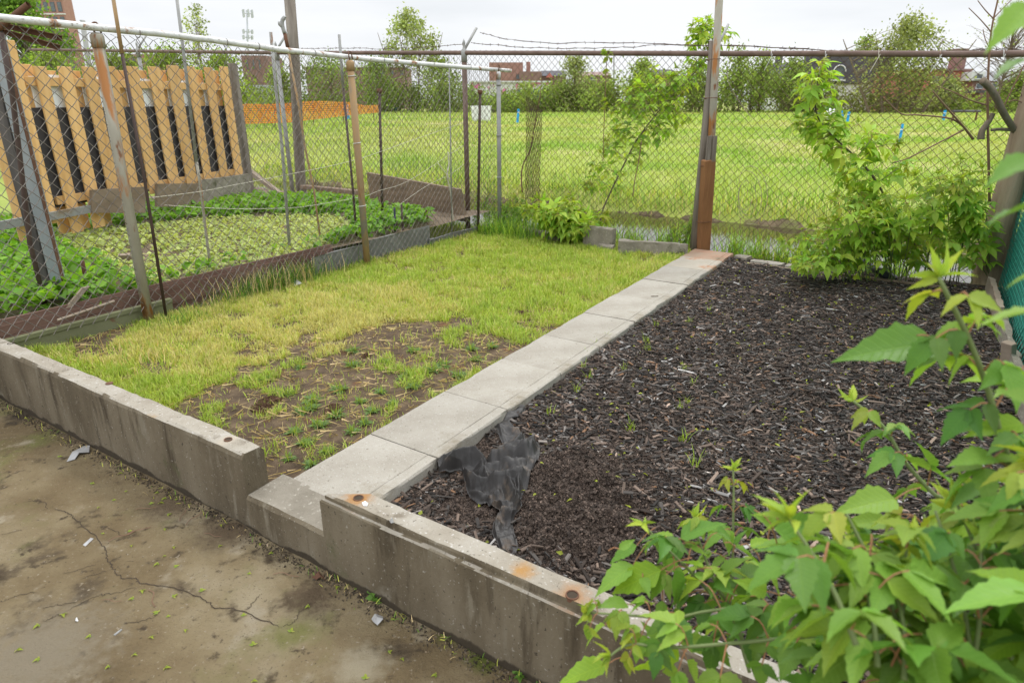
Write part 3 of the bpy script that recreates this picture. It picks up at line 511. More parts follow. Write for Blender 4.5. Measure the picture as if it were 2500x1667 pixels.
gp, _ = pole('grey_pole', 'grey wooden pole strapped to the left of the leaning rusty pole', 'pole', [(1692, 614), (1714, 400), (1734, 200), (1742, 100)], 0, .044, M['oldwood'])
o, _ = pole('pole_arm', 'thin grey barbed wire arm sticking up behind the leaning pole', 'arm', [(1715, 600), (1762, 120), (1777, 62)], 0, .012, M['greypost']); bpy.data.objects.remove(o)
mb = MB(); tube(mb, [Pa(1745, 128, FA), Pa(1778, 60, FA + .2)], .014, 6); mb.build('barbed_wire_arm', M['greypost'], bf)
# ================================================================ VEGETABLE BED: stakes, boards, sheets
GS = 'stakes standing in the vegetable bed'
pole('garden_stake', 'dark brown pipe stake rising past the pale rail, left of the white gap boards', 'stake', [(399, 740), (354, 445), (298, 131), (272, -30)], .15, .0115, M['brown'], GS, parts=(2, M['tanpost'], 1.1))
pole('garden_stake', 'tall thin grey pipe stake with a rusty middle, in front of the cedar fence', 'stake', [(514, 662), (506, 594), (488, 445), (480, 396), (447, 119), (428, -30)], .15, .0125, M['rustpost'], GS, parts=(3, M['greypost'], 1.0))
pole('garden_stake', 'thin light grey stake just left of the square grey post', 'stake', [(707, 621), (689, 365), (672, 200), (661, 79)], .15, .015, M['greypost'], GS)
o, pts = pole('garden_stake', 'thin leaning brown stick with a hooked cane handle at its top', 'stake', [(785, 600), (767, 469), (743, 350), (731, 268), (703, 119), (695, 82)], .15, .011, M['tanpost'], GS, parts=(4, M['rust'], 1.6))
y_ = pts[-1][1]; mb = MB(); tube(mb, bez([PD(x, q, y_) for x, q in [(695, 82), (690, 66), (689, 52), (694, 44), (696, 45)]], 10), .02, 8); tube(mb, bez([PD(x, q, y_) for x, q in [(690, 66), (684, 59), (680, 58)]], 6), [.02, .021, .022, .022, .02, .02], 8); mb.build('handle', M['greypost'], o, True)
r6, pts = pole('square_post', 'thick square grey wooden post running out of the top of the picture', 'post', [(737, 478), (734, 447), (719, 149), (704, -40)], .1, .09, M['oldwood'], n=4)
pole('garden_stake', 'stake with grey upper end and dark lower rod, left of the tan fence post', 'stake', [(871, 588), (862, 467), (838, 217), (828, 85)], .15, .013, M['brown'], GS, parts=(2, M['greypost'], 1.15))
def rebar(label, px):
    p0 = P(*px[0], .15); p1 = PD(*px[1], p0[1]); r = thing('steel_bar', label, 'stake', p0, GS); mb = MB(); tube(mb, [p0 - EZ * .1, p1], .0165, 8)
    Lb = np.linalg.norm(p1 - p0); an = np.linspace(0, Lb * 70, 260); c = p0 + (p1 - p0) * (an / an[-1])[:, None]; d = unit(p1 - p0); u = unit(np.cross(d, [0, 1., 0])); v = np.cross(d, u); tube(mb, c + np.cos(an)[:, None] * u * .0165 + np.sin(an)[:, None] * v * .0165, .0045, 4); mb.build('rod', M['brown'], r)
    mb = MB(); tube(mb, [p1 - EZ * .05, p1 - EZ * .03, p1], [.02, .032, .03], 10); mb.build('flared_top', M['rust'], r)
rebar('dark twisted steel bar with a flared top, between the tan post and the field', [(934, 552), (926, 217)]); rebar('dark twisted steel bar with a flared top, just left of the end post', [(1167, 547), (1172, 220)])
pole('garden_stake', 'very thin grey rod in front of the finial topped fence post', 'stake', [(1103, 552), (1100, 350), (1096, 140)], .15, .008, M['greypost'], GS)
pole('garden_stake', 'short dark blue stake with a strip of tape, in the leafy row', 'stake', [(965, 575), (963, 507)], .15, .013, mat('navy', [(.02, .025, .05), (.03, .035, .07)]), GS); pole('garden_stake', 'short dark blue stake, right one of the pair in the leafy row', 'stake', [(984, 572), (980, 500)], .15, .012, M['brown'], GS)
pole('garden_stake', 'short rusty peg at the corner of the leafy row', 'stake', [(1042, 555), (1041, 510)], .15, .012, M['rust'], GS); pole('garden_stake', 'brown stake leaning on the tall rusty post in the cedar fence corner', 'stake', [(566, 470), (558, 300), (548, 180)], .2, .018, M['rustpost'], GS)
pole('garden_stake', 'dark thin post left of the grey steel channel', 'stake', [(110, 745), (73, 594), (30, 230), (2, 80)], .2, .018, M['brown'], GS)
o, pts = pole('garden_stake', 'short rusty pipe with a flat head leaning over the brown board', 'stake', [(213, 710), (205, 660), (201, 637)], .2, .016, M['rust'], GS); 
mb = MB(); q0, q1 = Pb(172, 752, 2.93), Pb(214, 702, 2.93); box(mb, (q0 + q1) / 2 + E2 * .03, .05, .022, np.linalg.norm(q1 - q0), E1, E2, unit(q1 - q0)); tag(mb.build('board_offcut', M['paleboard']), 'short brown board propped on the siding, left of the first fence post', 'board')
mb = MB(); q0, q1 = Pb(140, 782, 2.86), Pb(279, 735, 2.86); tube(mb, [q0, q1], .011, 4); tag(mb.build('wood_strip', M['paleboard']), 'thin pale wooden strip lying aslant against the siding', 'stick')
ch = thing('steel_channel', 'wide grey steel channel post with a tarred plank behind it, at the left edge', 'post', P(149, 733, .2)); p0 = P(149, 733, .2); zc = 1.98
for dx, dy, sx, sy in [(0, 0, .085, .006), (-.0395, .025, .006, .045), (.0395, .025, .006, .045)]: 
    mb = MB(); box(mb, p0 + [dx, dy, zc / 2 - .05], sx, sy, zc); mb.build('flange', M['steel'], ch)
mb = MB(); box(mb, p0 + [.048, .01, zc / 2 - .05], .006, .03, zc - .1); mb.build('flange', M['rust'], ch)
mb = MB(); box(mb, p0 + [-.1, .03, zc / 2 - .05], .075, .05, zc); mb.build('plank', M['blackwood'], ch)
yb = p0[1]
for nm, q0, q1, th_, lab in [('angle_iron', (-60, 48), (152, 95), .036, 'upper rusty angle iron jutting out under the pale rail'), ('angle_iron', (-60, 58), (147, 118), .036, 'lower rusty angle iron jutting out under the pale rail')]:
    a_, b_ = PD(*q0, yb), PD(*q1, yb + .1); mb = MB(); d = unit(b_ - a_); u = unit(np.cross(d, EZ)); v = np.cross(u, d); c = (a_ + b_) / 2; Lg = np.linalg.norm(b_ - a_)
    box(mb, c, Lg, .005, th_, d, u, v); box(mb, c + u * .018 + v * th_ / 2, Lg, .036, .005, d, u, v); tag(mb.build(nm, M['rust']), lab, 'angle iron', 'angle irons at the left')
mb = MB(); a_, b_ = PD(-30, 90, yb - .1), PD(70, 12, yb - .1); tube(mb, [a_, b_], .02, 12, caps=False); tube(mb, [a_, b_ - unit(b_ - a_) * .02], .016, 12); tag(mb.build('pipe', M['rust'], smooth=True), 'open ended rusty pipe sticking up over the pale rail', 'pipe')
# retaining pieces along the left fence
def strip(name, label, px_top, px_bot, b, th_, m_, cat='board'):
    mb = MB()
    for (t0, t1), (c0, c1) in zip(zip(px_top[:-1], px_top[1:]), zip(px_bot[:-1], px_bot[1:])): panel4(mb, [Pb(*c0, b), Pb(*c1, b), Pb(*t1, b), Pb(*t0, b)], th_)
    return tag(mb.build(name, m_), label, cat)
sd = thing('siding_board', 'long board of weathered brown siding holding back the vegetable bed', 'board', Y(1.4, 2.95))
for k, (z0, z1, dd) in enumerate([(-.06, .075, 0), (.079, .15, .012), (.153, .225, .006), (.228, .262, -.012)]):
    mb = MB(); extr(mb, [(-.012 + dd, z0), (-.012 + dd, z1), (.01 + dd, z1), (.014 + dd, z0)], Y(-1.2, 2.95), Y(3.05, 2.95), K=20, jit=.006, seed=30 + k); mb.build('plank', M['siding'], sd)
ob = thing('metal_beam', 'olive painted metal beam at the foot of the fence, by the first post', 'beam', Y(.6, 2.88)); mb = MB(); extr(mb, [(0, -.02), (0, .10), (.012, .105), (.012, .135), (-.05, .14), (-.05, -.02)], Y(-.4, 2.9), Y(1.26, 2.9), K=20, jit=.003, seed=41); mb.build('beam', M['olive'], ob); mb = MB(); extr(mb, [(.013, -.06), (.013, .0), (-.04, .0), (-.04, -.06)], Y(-.4, 2.9), Y(1.2, 2.9), K=16, jit=.02, seed=42); mb.build('rusty_foot', M['rust'], ob)
mb = MB()
for (aa0, aa1, z0, z1) in [(2.72, 3.45, -.05, .2), (3.46, 4.55, -.08, .235)]: extr(mb, [(0, z0), (0, z1 - .01), (.004, z1), (-.004, z1), (-.004, z0)], Y(aa0, 2.86 + .004 * aa0), Y(aa1, 2.87), K=14, jit=.025, js=3, seed=int(aa0 * 10))
tag(mb.build('metal_sheet', M['sheet']), 'tall grey sheet metal edging at the foot of the fence behind the tan post', 'metal sheet')
mb = MB(); extr(mb, [(0, -.1), (0, .075), (.004, .08), (-.004, .08), (-.004, -.1)], Y(4.5, 2.845), Y(5.9, 2.85), K=20, jit=.03, js=4, seed=46); tag(mb.build('metal_sheet', M['sheet']), 'low bent grey sheet metal edging near the end post', 'metal sheet')
def panelz(name, label, tl, tr, br, bl, z, th_, m_, cat='board'):
    B1, B2 = P(*bl, z), P(*br, z); mb = MB(); panel4(mb, [B1, B2, PD(*tr, B2[1]), PD(*tl, B1[1])], th_); return tag(mb.build(name, m_), label, cat)
panelz('retaining_board', 'dark brown timber boards edging the back corner of the vegetable bed', (898, 421), (1124, 462), (1139, 541), (910, 505), .12, .05, M['timber'])
mb = MB(); c0, c1 = P(740, 456, .3), P(880, 470, .3); box(mb, (c0 + c1) / 2, np.linalg.norm(c1 - c0), .14, .06, unit(c1 - c0), unit(np.cross(EZ, c1 - c0)), EZ, None, .006); tag(mb.build('plank', M['timber']), 'flat brown plank lying behind the square grey post', 'board')
mb = MB(); c0, c1 = P(606, 415, .62), P(690, 478, .22); d = unit(c1 - c0); box(mb, (c0 + c1) / 2, np.linalg.norm(c1 - c0), .12, .05, d, unit(np.cross(EZ, d)), unit(np.cross(d, np.cross(EZ, d)))); tag(mb.build('plank', M['paleboard']), 'weathered plank slanting down from the end of the cedar fence', 'board')
# ---- cedar fence
A2, B2 = PD(20, 400, 6.55)[:2], PD(580, 300, 10.25)[:2]; dl = np.append(unit(B2 - A2), 0); nl_ = np.array([dl[1], -dl[0], 0])   # towards the bed
def PF(px, py, off=0.): return PV2(px, py, A2 + nl_[:2] * off, B2 + nl_[:2] * off)
def PV2(px, py, a, b):
    d = ray(px, py); n = np.array([-(b[1] - a[1]), b[0] - a[0]]); return O3 + d * ((n @ a) / (n @ d[:2]))
cf = thing('cedar_fence', 'new orange cedar fence of upright boards with dark panels in the gaps', 'fence', np.append((A2 + B2) / 2, .5))
zb0 = .56
def vboard(name, x0, x1, zt, m_, off, th_=.02, z0=None, sl=0.):
    z0 = z0 if z0 is not None else (zb0 if x0 > 225 else .3)
    p, q = PF(x0, 292, off), PF(x1, 292, off); wd = np.linalg.norm((q - p)[:2]); c = (p + q) / 2; mb = MB(); box(mb, [c[0], c[1], (z0 + zt) / 2], wd, th_, zt - z0, dl, nl_, EZ, None, .003); return mb.build(name, m_, cf)
fr = [(111, 141), (169, 200), (226, 255), (283, 306), (332, 359), (384, 411), (429, 456), (475, 494), (517, 536), (554, 573)]
tops = [1.99 + .012 * k + rng.uniform(-.02, .02) for k in range(10)]
vboard('picket', 50, 78, 2.2, M['cedar'], .05, .05, .45); vboard('picket', 16, 43, 1.95, M['cedar'], .03); vboard('picket', -30, 5, 1.95, M['cedar'], .03)
for (x0, x1), zt in zip(fr, tops): vboard('picket', x0, x1, zt, M['cedar'], .03)
for k in range(9):
    x0, x1 = fr[k][1], fr[k + 1][0]; w_ = x1 - x0
    vboard('picket', x0 - 4, x0 + w_ * .72, tops[k] - .03, M['cedar'], -.06)
vboard('picket', 79, 108, 2.0, M['cedar'], -.06)
def hpanel(name, x0, x1, y0, y1, off, m_, z=None):
    p, q = PF(x0, 292, off), PF(x1, 292, off); wd = np.linalg.norm((q - p)[:2]); c = (p + q) / 2; zc_, hh = z; mb = MB(); box(mb, [c[0], c[1], zc_], wd, .012, hh, dl, nl_, EZ); return mb.build(name, m_, cf)
for x0, x1 in [(-30, 200), (200.4, 400), (400.4, 573)]: hpanel('dark_panel', x0, x1, 0, 0, -.028, M['charcoal'], (zb0 + .53, 1.0))
for k, (x0, x1) in enumerate([(142, 168), (256, 283), (360, 384), (457, 475)]):
    hpanel('white_panel', x0 - 3, x1 + 3, 0, 0, -.04, M['whitep'], (1.74, .34)); hpanel('tape', x1 - 12 + k, x1 - 3, 0, 0, -.03, M['teal'], (1.83, .06))
for x0, x1 in [(95, 111), (217, 226), (322, 332), (421, 429), (508, 517)]: hpanel('white_panel', x0, x1 + 3, 0, 0, -.04, M['whitep'], (1.73, .32))
mb = MB(); p, q = PF(88, 292, .0), PF(573, 292, .0); c = (p + q) / 2; box(mb, [c[0], c[1], 1.84], np.linalg.norm((q - p)[:2]), .038, .085, dl, nl_, EZ, None, .003); mb.build('fence_rail', M['cedar'], cf)
mb = MB(); box(mb, [c[0], c[1], .66], np.linalg.norm((q - p)[:2]), .038, .085, dl, nl_, EZ, None, .003); mb.build('fence_rail', M['cedar'], cf)
mb = MB(); p = PF(586, 292, .0); box(mb, [p[0], p[1], 1.2], .1, .1, 1.95, dl, nl_, EZ, None, .006); mb.build('end_post', M['oldwood'], cf)
def under(name, label, x0, x1, yt0, yt1, yb_, off, m_, th_=.04):
    q = [PF(x0, yb_, off), PF(x1, yb_, off), PF(x1, yt1, off), PF(x0, yt0, off)]; mb = MB(); panel4(mb, q, th_); tag(mb.build(name, m_), label, 'board')
M['brownplank'] = mat('brown_grey_plank', [(.17, .125, .085), (.26, .2, .145)], 7, 9, .95, .5, 50, (.3, .3, 1))
under('base_board', 'weathered grey plank standing under the cedar fence, left of the brown stake', 222, 352, 464, 456, 520, .12, M['brownplank']); under('base_board', 'weathered grey plank standing under the cedar fence, right of the brown stake', 381, 490, 449, 448, 505, .12, M['brownplank'])
under('concrete_panel', 'rough grey concrete panel under the right end of the cedar fence', 488, 609, 440, 424, 500, .1, M['curb'], .05)
mb = MB(); q0 = PF(-30, 535, .1); q1 = PF(222, 505, .1); box(mb, (q0 + q1) / 2 - EZ * .05, np.linalg.norm(q1 - q0), .04, .08, dl, nl_, EZ); tag(mb.build('base_board', mat('blue_grey_board', [(.2, .2, .19), (.28, .28, .26)], 5, 8, .9, .4, 50, patches=[((.2, .15, .1), 4, .5, .65, V1)])), 'blue grey base board under the left part of the cedar fence', 'board')
# strings
for lab, pts_ in [('long taut white string crossing the bed from the brown stake up to the field', [(369, 483), (488, 468), (566, 453), (685, 430), (862, 392), (1000, 345), (1130, 300)]), ('slack white string running low across the leafy row', [(402, 501), (560, 510), (700, 508), (768, 501), (885, 480), (925, 466), (1000, 440), (1132, 355)]), ('white string tied between the twisted steel bar and the corner peg', [(975, 500), (1040, 455), (1100, 425), (1135, 400)])]:
    q = bez([Pb(*p_, 3.33) for p_ in pts_], 60); mb = MB(); tube(mb, q, .003, 5); tag(mb.build('string', M['rope']), lab, 'string', 'strings over the vegetable bed')
q = bez([Pb(*p_, 3.0) for p_ in [(1094, 372), (1096, 400), (1092, 430), (1100, 470), (1104, 510), (1108, 545)]], 30); mb = MB(); tube(mb, q, .009, 6); tube(mb, bez([Pb(*p_, 3.0) for p_ in [(1070, 400), (1085, 420), (1100, 440)]], 10), .006, 5); tag(mb.build('rag', M['rope']), 'frayed white rag strip hanging by the thin grey rod', 'rag')
mb = MB(); box(mb, P(309, 632, .24), .1, .03, .11, unit([1, .3, 0]), unit([-.3, 1, .6]), unit([0, -.5, 1])); tag(mb.build('stone', M['paleboard']), 'pale flat stone lying among the seedlings', 'stone')
# landscape fabric ------------------------------------------------
def cz(x, y): return (1060 + x / 3.92, 960 + y / 3.92)
rows = [((800, 105), (880, 100)), ((690, 180), (850, 180)), ((585, 265), (725, 235)), ((598, 310), (800, 320)), ((625, 390), (850, 380)), ((650, 455), (900, 470)), ((600, 540), (1000, 500)), ((490, 625), (1012, 580)), ((465, 720), (1003, 730)), ((400, 800), (965, 830)), ((400, 880), (915, 920)), ((480, 970), (855, 1040)), ((560, 1095), (815, 1100)), ((625, 1140), (840, 1170)), ((570, 1230), (760, 1230)), ((558, 1330), (765, 1350)), ((600, 1440), (800, 1480)), ((650, 1530), (760, 1580))]
RG = [([(500, 645), (700, 672), (860, 680), (1003, 610)], .06, .045), ([(470, 740), (700, 757), (965, 785)], .045, .04), ([(545, 866), (690, 884), (800, 882), (910, 900)], .055, .03), ([(690, 884), (760, 1020), (832, 1160)], .05, .025), ([(800, 882), (805, 1000), (812, 1090)], .03, .02),
      ([(285, 735), (430, 835), (560, 868)], .045, .03), ([(330, 880), (480, 965), (600, 960)], .03, .03), ([(500, 965), (560, 1085), (690, 1110)], .035, .03), ([(120, 720), (200, 660), (350, 618), (480, 650)], .06, .035), ([(30, 690), (150, 600), (260, 585)], .03, .03), ([(460, 690), (545, 866)], .04, .03),
      ([(610, 290), (700, 305), (850, 370)], .02, .03), ([(750, 480), (850, 385)], .025, .025), ([(680, 500), (760, 485), (960, 500)], .03, .03), ([(600, 550), (720, 545)], .03, .03), ([(625, 1140), (580, 1240), (565, 1340)], .02, .03), ([(660, 1150), (760, 1200), (840, 1215)], .025, .025), ([(600, 1440), (740, 1400)], .012, .03), ([(620, 300), (640, 450)], .015, .03), ([(700, 170), (850, 120)], .012, .03)]
def segd(a, b, pts):
    d = np.full(a.shape, 9.)
    for (x0, y0), (x1, y1) in zip(pts[:-1], pts[1:]):
        dx, dy = x1 - x0, y1 - y0; t = np.clip(((a - x0) * dx + (b - y0) * dy) / (dx * dx + dy * dy + 1e-12), 0, 1); d = np.minimum(d, np.hypot(a - x0 - t * dx, b - y0 - t * dy))
    return d
RGab = [([tuple(float(v) for v in AB(P(*cz(x, y), .04))) for x, y in p], h, w_) for p, h, w_ in RG]
def fabric(rows):
    NR = 170; NC = 80; l = bez([P(*cz(*r[0]), .03) for r in rows], NR); r = bez([P(*cz(*r[1]), .03) for r in rows], NR); t = np.linspace(0, 1, NC)[None, :, None]; Q = l[:, None] * (1 - t) + r[:, None] * t; a, b = AB(Q)
    j1 = (fbm(a * 6, b * 6, 4, 2) - .5) * .018; j2 = (fbm(a * 6, b * 6, 9, 2) - .5) * .018; h = 0 * a
    for p, hh, w_ in RGab: d = segd(a + j1, b + j2, p); h = np.maximum(h, hh * np.clip(1 - d / (w_ * 1.25), 0, 1) ** 1.2 + .3 * hh * np.exp(-(d / (w_ * 2.2)) ** 2))
    h = h + .014 * (fbm(a * 9, b * 9, 5) - .4) + .007 * np.clip(1 - np.abs(2 * fbm(a * 18, b * 14 + a * 6, 8, 2) - 1) * 2.4, 0, 1)
    Q[..., 2] = zmulch(a, b) + .012 + h * 1.2 * np.clip(np.minimum(t[..., 0], 1 - t[..., 0]) * 7, .3, 1); return Q
mb = MB()
for Q in (fabric(rows), fabric([((20, 640), (45, 725)), ((80, 595), (80, 740)), ((150, 580), (150, 735)), ((260, 580), (255, 705)), ((380, 610), (290, 790)), ((500, 640), (340, 930)), ((560, 700), (420, 1000)), ((640, 800), (500, 1000))])): grid(mb, Q[..., 0], Q[..., 1], Q[..., 2])
tag(mb.build('landscape_fabric', M['fabric'], smooth=True), 'crumpled black landscape fabric half dug out of the mulch', 'fabric')
# green net on the right ------------------------------------------------
gn = thing('screen_fence', 'chain link fence covered with teal green privacy net at the right edge', 'fence', Y(4, -2.98))
mb = MB(); A_, B_ = np.meshgrid(np.linspace(1.2, 6.05, 120), np.linspace(.02, 1.7, 60), indexing='ij'); V = Yv(A_, -2.945 + (fbm(A_ * 2, B_ * 2, 3) - .5) * .06, B_); grid(mb, V[..., 0], V[..., 1], V[..., 2]); mb.build('privacy_net', M['tealnet'], gn)
mb = MB(); chain(mb, Y(1.2, -2.90), E1, E2, 4.85, lambda u: .0 + 0 * u, lambda u: 1.72 + 0 * u, .09, .09, .002, seed=8); mb.build('chain_mesh', M['greenwire'], gn)
mb = MB(); tube(mb, [Y(1.2, -2.92, 1.74), Y(6.05, -2.92, 1.74)], .02, 10); mb.build('top_rail', M['greenwire'], gn)
# leaning trunk with dead branches ------------------------------------------------
wt = thing('dead_tree', 'thick weathered trunk leaning against the corner of the fences, with dead broken branches', 'tree trunk', P(2410, 690, 0))
p0 = P(2412, 695, 0); tp = [p0 - EZ * .1, p0, PD(2440, 560, p0[1] - .0), PD(2478, 420, p0[1] + .0), PD(2515, 270, p0[1] + .0), PD(2560, 100, p0[1] + .05)]; tp = bez(tp, 24); mb = MB(); tube(mb, tp, np.linspace(.155, .085, 24) * (1 + .12 * (fbm(np.arange(24) * .6, np.zeros(24), 3) - .5)), 14); mb.build('trunk', M['trunk'], wt, True)
yt = p0[1]
def branch(px, r0, r1, m_, dy=0.):
    mb = MB(); q = bez([PD(x, y, yt + dy * k) for k, (x, y) in enumerate(px)], 5 * len(px)); tube(mb, q, np.linspace(r0, r1, len(q)), 7); mb.build('branch', m_, wt, True)
branch([(2478, 320), (2450, 275), (2425, 225), (2398, 197)], .028, .03, M['bark'], -.05); branch([(2490, 318), (2440, 316), (2420, 318)], .016, .012, M['bark'])
branch([(2395, 340), (2398, 320), (2415, 295), (2425, 277)], .03, .02, M['bark']); branch([(2416, 500), (2412, 300), (2412, 200), (2420, 80), (2436, 0), (2445, -60)], .012, .005, M['twig'])
branch([(2425, 46), (2450, 20), (2475, -5)], .005, .003, M['twig']); branch([(2424, 45), (2405, 25), (2387, 2)], .005, .003, M['twig']); branch([(2419, 78), (2395, 50), (2365, 20)], .005, .003, M['twig']); branch([(2414, 115), (2405, 95), (2400, 72)], .004, .003, M['twig'])
branch([(2376, 340), (2350, 307), (2310, 262), (2277, 223)], .012, .005, M['twig'], -.03); branch([(2355, 312), (2320, 290), (2240, 281), (2200, 278), (2156, 238)], .009, .004, M['twig'], -.03); branch([(2412, 258), (2370, 245), (2320, 222), (2285, 210)], .007, .003, M['twig'])
branch([(2352, 318), (2290, 350), (2220, 385), (2180, 398)], .008, .004, M['twig'], -.05); branch([(2450, 262), (2470, 220), (2500, 160), (2520, 120)], .006, .005, M['twig']); branch([(2462, 250), (2480, 245), (2510, 258)], .006, .004, M['twig'])
mb = MB(); q = bez([P(2085, 620, .05), P(2115, 640, .1), P(2150, 665, .1), P(2180, 680, .02)], 16); tube(mb, q, .04 * (1 + .12 * np.sin(np.arange(16) * 2.6)), 10); tag(mb.build('drain_pipe', mat('black_plastic', [(.025, .028, .03), (.04, .042, .045)], rough=.5), smooth=True), 'piece of black ribbed drain pipe under the right hand shrub', 'pipe')
mb = MB(); r1 = np.random.default_rng(5); c0 = Pa(2080 - 250, 470, FA - .08)
for k in range(4):
    an = np.linspace(0, 5, 26); c = Pa(1822 + 6 * k, 455, FA - .06); tube(mb, c + (np.sin(an + k) * (.07 + .03 * k))[:, None] * E2 + (np.cos(an * .9 + k) * (.16 + .05 * k) - .1)[:, None] * EZ, .0028, 4)
tube(mb, bez([Pa(x, y, FA - .07) for x, y in [(1776, 170), (1778, 200), (1800, 240), (1832, 286)]], 20), .003, 4); tag(mb.build('dry_vine', M['paleboard']), 'tangle of pale dry vine hanging on the back fence right of the leaning pole', 'vine')
# ================================================================ GRASS, MULCH, CROPS
def blades(mb, pos, ln, wd, col, lean=.5, r=rng):
    n = len(pos); az = r.uniform(0, 2 * np.pi, n); le = np.abs(r.normal(0, lean, n)) + .12; le = np.clip(le, .05, 1.5)
    X = np.stack([np.cos(az) * np.sin(le), np.sin(az) * np.sin(le), np.cos(le)], 1); Nn = np.stack([-np.cos(az) * np.cos(le), -np.sin(az) * np.cos(le), np.sin(le)], 1)
    inst(mb, BLADE, pos, frames(X, Nn + r.normal(0, .15, (n, 3))), np.stack([ln, wd, ln], 1), col, lp=False)
def mixcol(*cw):
    tot = sum(np.asarray(w, float) for _, w in cw)[:, None] + 1e-9; return sum(np.asarray(c)[None] * np.asarray(w, float)[:, None] for c, w in cw) / tot
G1, G2, YG, ST, DG = (.18, .36, .035), (.36, .50, .055), (.58, .60, .11), (.76, .58, .30), (.09, .2, .025)
bare = abpoly([(540, 1260), (690, 1260), (960, 1090), (1260, 885), (1350, 820), (1270, 785), (1080, 770), (880, 795), (720, 845), (560, 900), (430, 950), (400, 985), (520, 1100)])
bare2 = abpoly([(60, 850), (230, 880), (330, 800), (400, 770), (250, 800)])
dry = abpoly([(250, 880), (420, 740), (700, 700), (1000, 700), (1150, 760), (900, 830), (600, 900), (420, 960)])
def lawnmask(a, b):
    nz_ = fbm(a * 2.2, b * 2.2, 31); n2 = fbm(a * 6, b * 6, 33); jx = (fbm(a * 3, b * 3, 35) - .5) * 1.1; jy = (fbm(a * 3, b * 3, 36) - .5) * 1.1
    br = inpoly(a + jx, b + jy, bare) | inpoly(a, b, bare2); den = np.clip((n2 - .25) * 4.5, .12, 1)
    den = np.where(br, np.clip((n2 - .57) * 6, .02, .55), den); den = den * np.clip(.12 + np.hypot(a * .8, b) / .9, 0, 1) ** 1.5
    patch = np.exp(-(((a - AB(P(1290, 760))[0]) ** 2 + (b - AB(P(1290, 760))[1]) ** 2) / .05)); den = den * (1 - .8 * patch) * np.clip((a + .02) * 6, 0, 1)
    return den, br, nz_, n2
n = 330000; a = 5.9 * rng.random(n) ** 1.25; b = rng.uniform(.01, 2.92, n); den, br, nz_, n2 = lawnmask(a, b); k = rng.random(n) < den; a, b, br, nz_, n2 = a[k], b[k], br[k], nz_[k], n2[k]; n = len(a)
dr = inpoly(a + (nz_ - .5) * .9, b + (n2 - .5) * .5, dry); dry_w = np.clip((nz_ - .5) * 6, 0, 1) * .45 + dr * np.clip((n2 - .3) * 4, .2, 1.1)
col = mixcol((G1, rng.random(n) * .35 + .08 + .45 * (n2 > .6)), (G2, .55 + .3 * rng.random(n)), (YG, .5 + dry_w * .9 * rng.random(n)), (ST, (rng.random(n) < (.12 + .52 * dry_w)) * 2.4)) * rng.uniform(.7, 1.25, (n, 1))
ln = rng.uniform(.025, .06, n) * (1 + .7 * (n2 - .4)) * np.where(br, .95, 1) * (1 + .08 * a); wd = rng.uniform(.0024, .0042, n) * (1 + .16 * a)
mb = MB(); blades(mb, Yv(a, b, zlawn(a, b) - .004), ln, wd, col, .75); tag(mb.build('lawn_grass', M['grass'], org=(0, 0, 0)), 'short yellow green grass of the small lawn with dry patches', 'grass', kind='stuff')
# straw lying on the bare earth
n = 9500; a = rng.uniform(.0, 4.8, n); b = rng.uniform(.02, 2.9, n); den, br, nz_, n2 = lawnmask(a, b); k = (rng.random(n) < np.where(br, .6, .5)); a, b = a[k], b[k]; n = len(a); az = rng.uniform(0, 6.28, n)
mb = MB(); X = np.stack([np.cos(az), np.sin(az), rng.normal(.06, .1, n)], 1); inst(mb, QUAD, Yv(a, b, zlawn(a, b) + rng.uniform(.003, .012, n)), frames(X, np.tile(EZ, (n, 1)) + rng.normal(0, .2, (n, 3))), np.stack([rng.uniform(.02, .11, n), rng.uniform(.0012, .003, n), rng.uniform(.02, .05, n)], 1), np.array(ST)[None] * rng.uniform(.35, 1.1, (n, 1)))
tag(mb.build('straw', M['grass'], org=(0, 0, 0)), 'dry straw and dead grass strewn over the bare lawn earth', 'straw', kind='stuff')
# tall grass growing along the foot of the left fence, by the curbs and on the ditch verge
def tuftfield(mb, a, b, z, hgt, wid, cols, lean=.3):
    n = len(a); c = np.asarray(cols)[rng.integers(0, len(cols), n)] * rng.uniform(.7, 1.3, (n, 1)); blades(mb, Yv(a, b, z), hgt * rng.uniform(.5, 1.2, n), wid * rng.uniform(.7, 1.2, n), c, lean)
mb = MB()
n = 2000; a = np.concatenate([rng.normal(2.25, .33, n // 2), rng.uniform(1.2, 5.9, n // 2)]); b = 2.8 + np.abs(rng.normal(0, .05, n)) * np.where(rng.random(n) < .5, -1, 1); h_ = np.where(np.arange(n) < n // 2, .24, .09); tuftfield(mb, a, b, -.01, h_, .005, [G1, DG, DG, ST], .4)
n = 900; tuftfield(mb, rng.uniform(5.3, 5.95, n), rng.uniform(1.9, 2.75, n), -.02, .28, .009, [G1, G2, DG], .35)
n = 700; tuftfield(mb, rng.uniform(5.15, 5.7, n), rng.uniform(.1, 2.6, n), -.01, .08, .005, [G1, G2], .5)
n = 800; a = rng.normal(1.15, .12, n); tuftfield(mb, a, 2.62 + rng.normal(0, .08, n), 0, .09, .005, [G1, DG, YG], .6)
n = 700; tuftfield(mb, rng.uniform(.05, .8, n), 2.2 + rng.normal(0, .2, n), 0, .1, .005, [G1, G2, YG, ST], .7)
tag(mb.build('long_grass', M['grass'], org=(0, 0, 0)), 'longer uncut grass along the fence foot and the far curbs', 'grass', kind='stuff')
mb = MB(); n = 15000; a = FA + .0 + rng.random(n) ** 1.2 * .48; b = rng.uniform(-5, 7, n); n2 = fbm(a * 3, b * 1.5, 51); k = rng.random(n) < np.clip((n2 - .3) * 4, .1, 1); a, b = a[k], b[k]
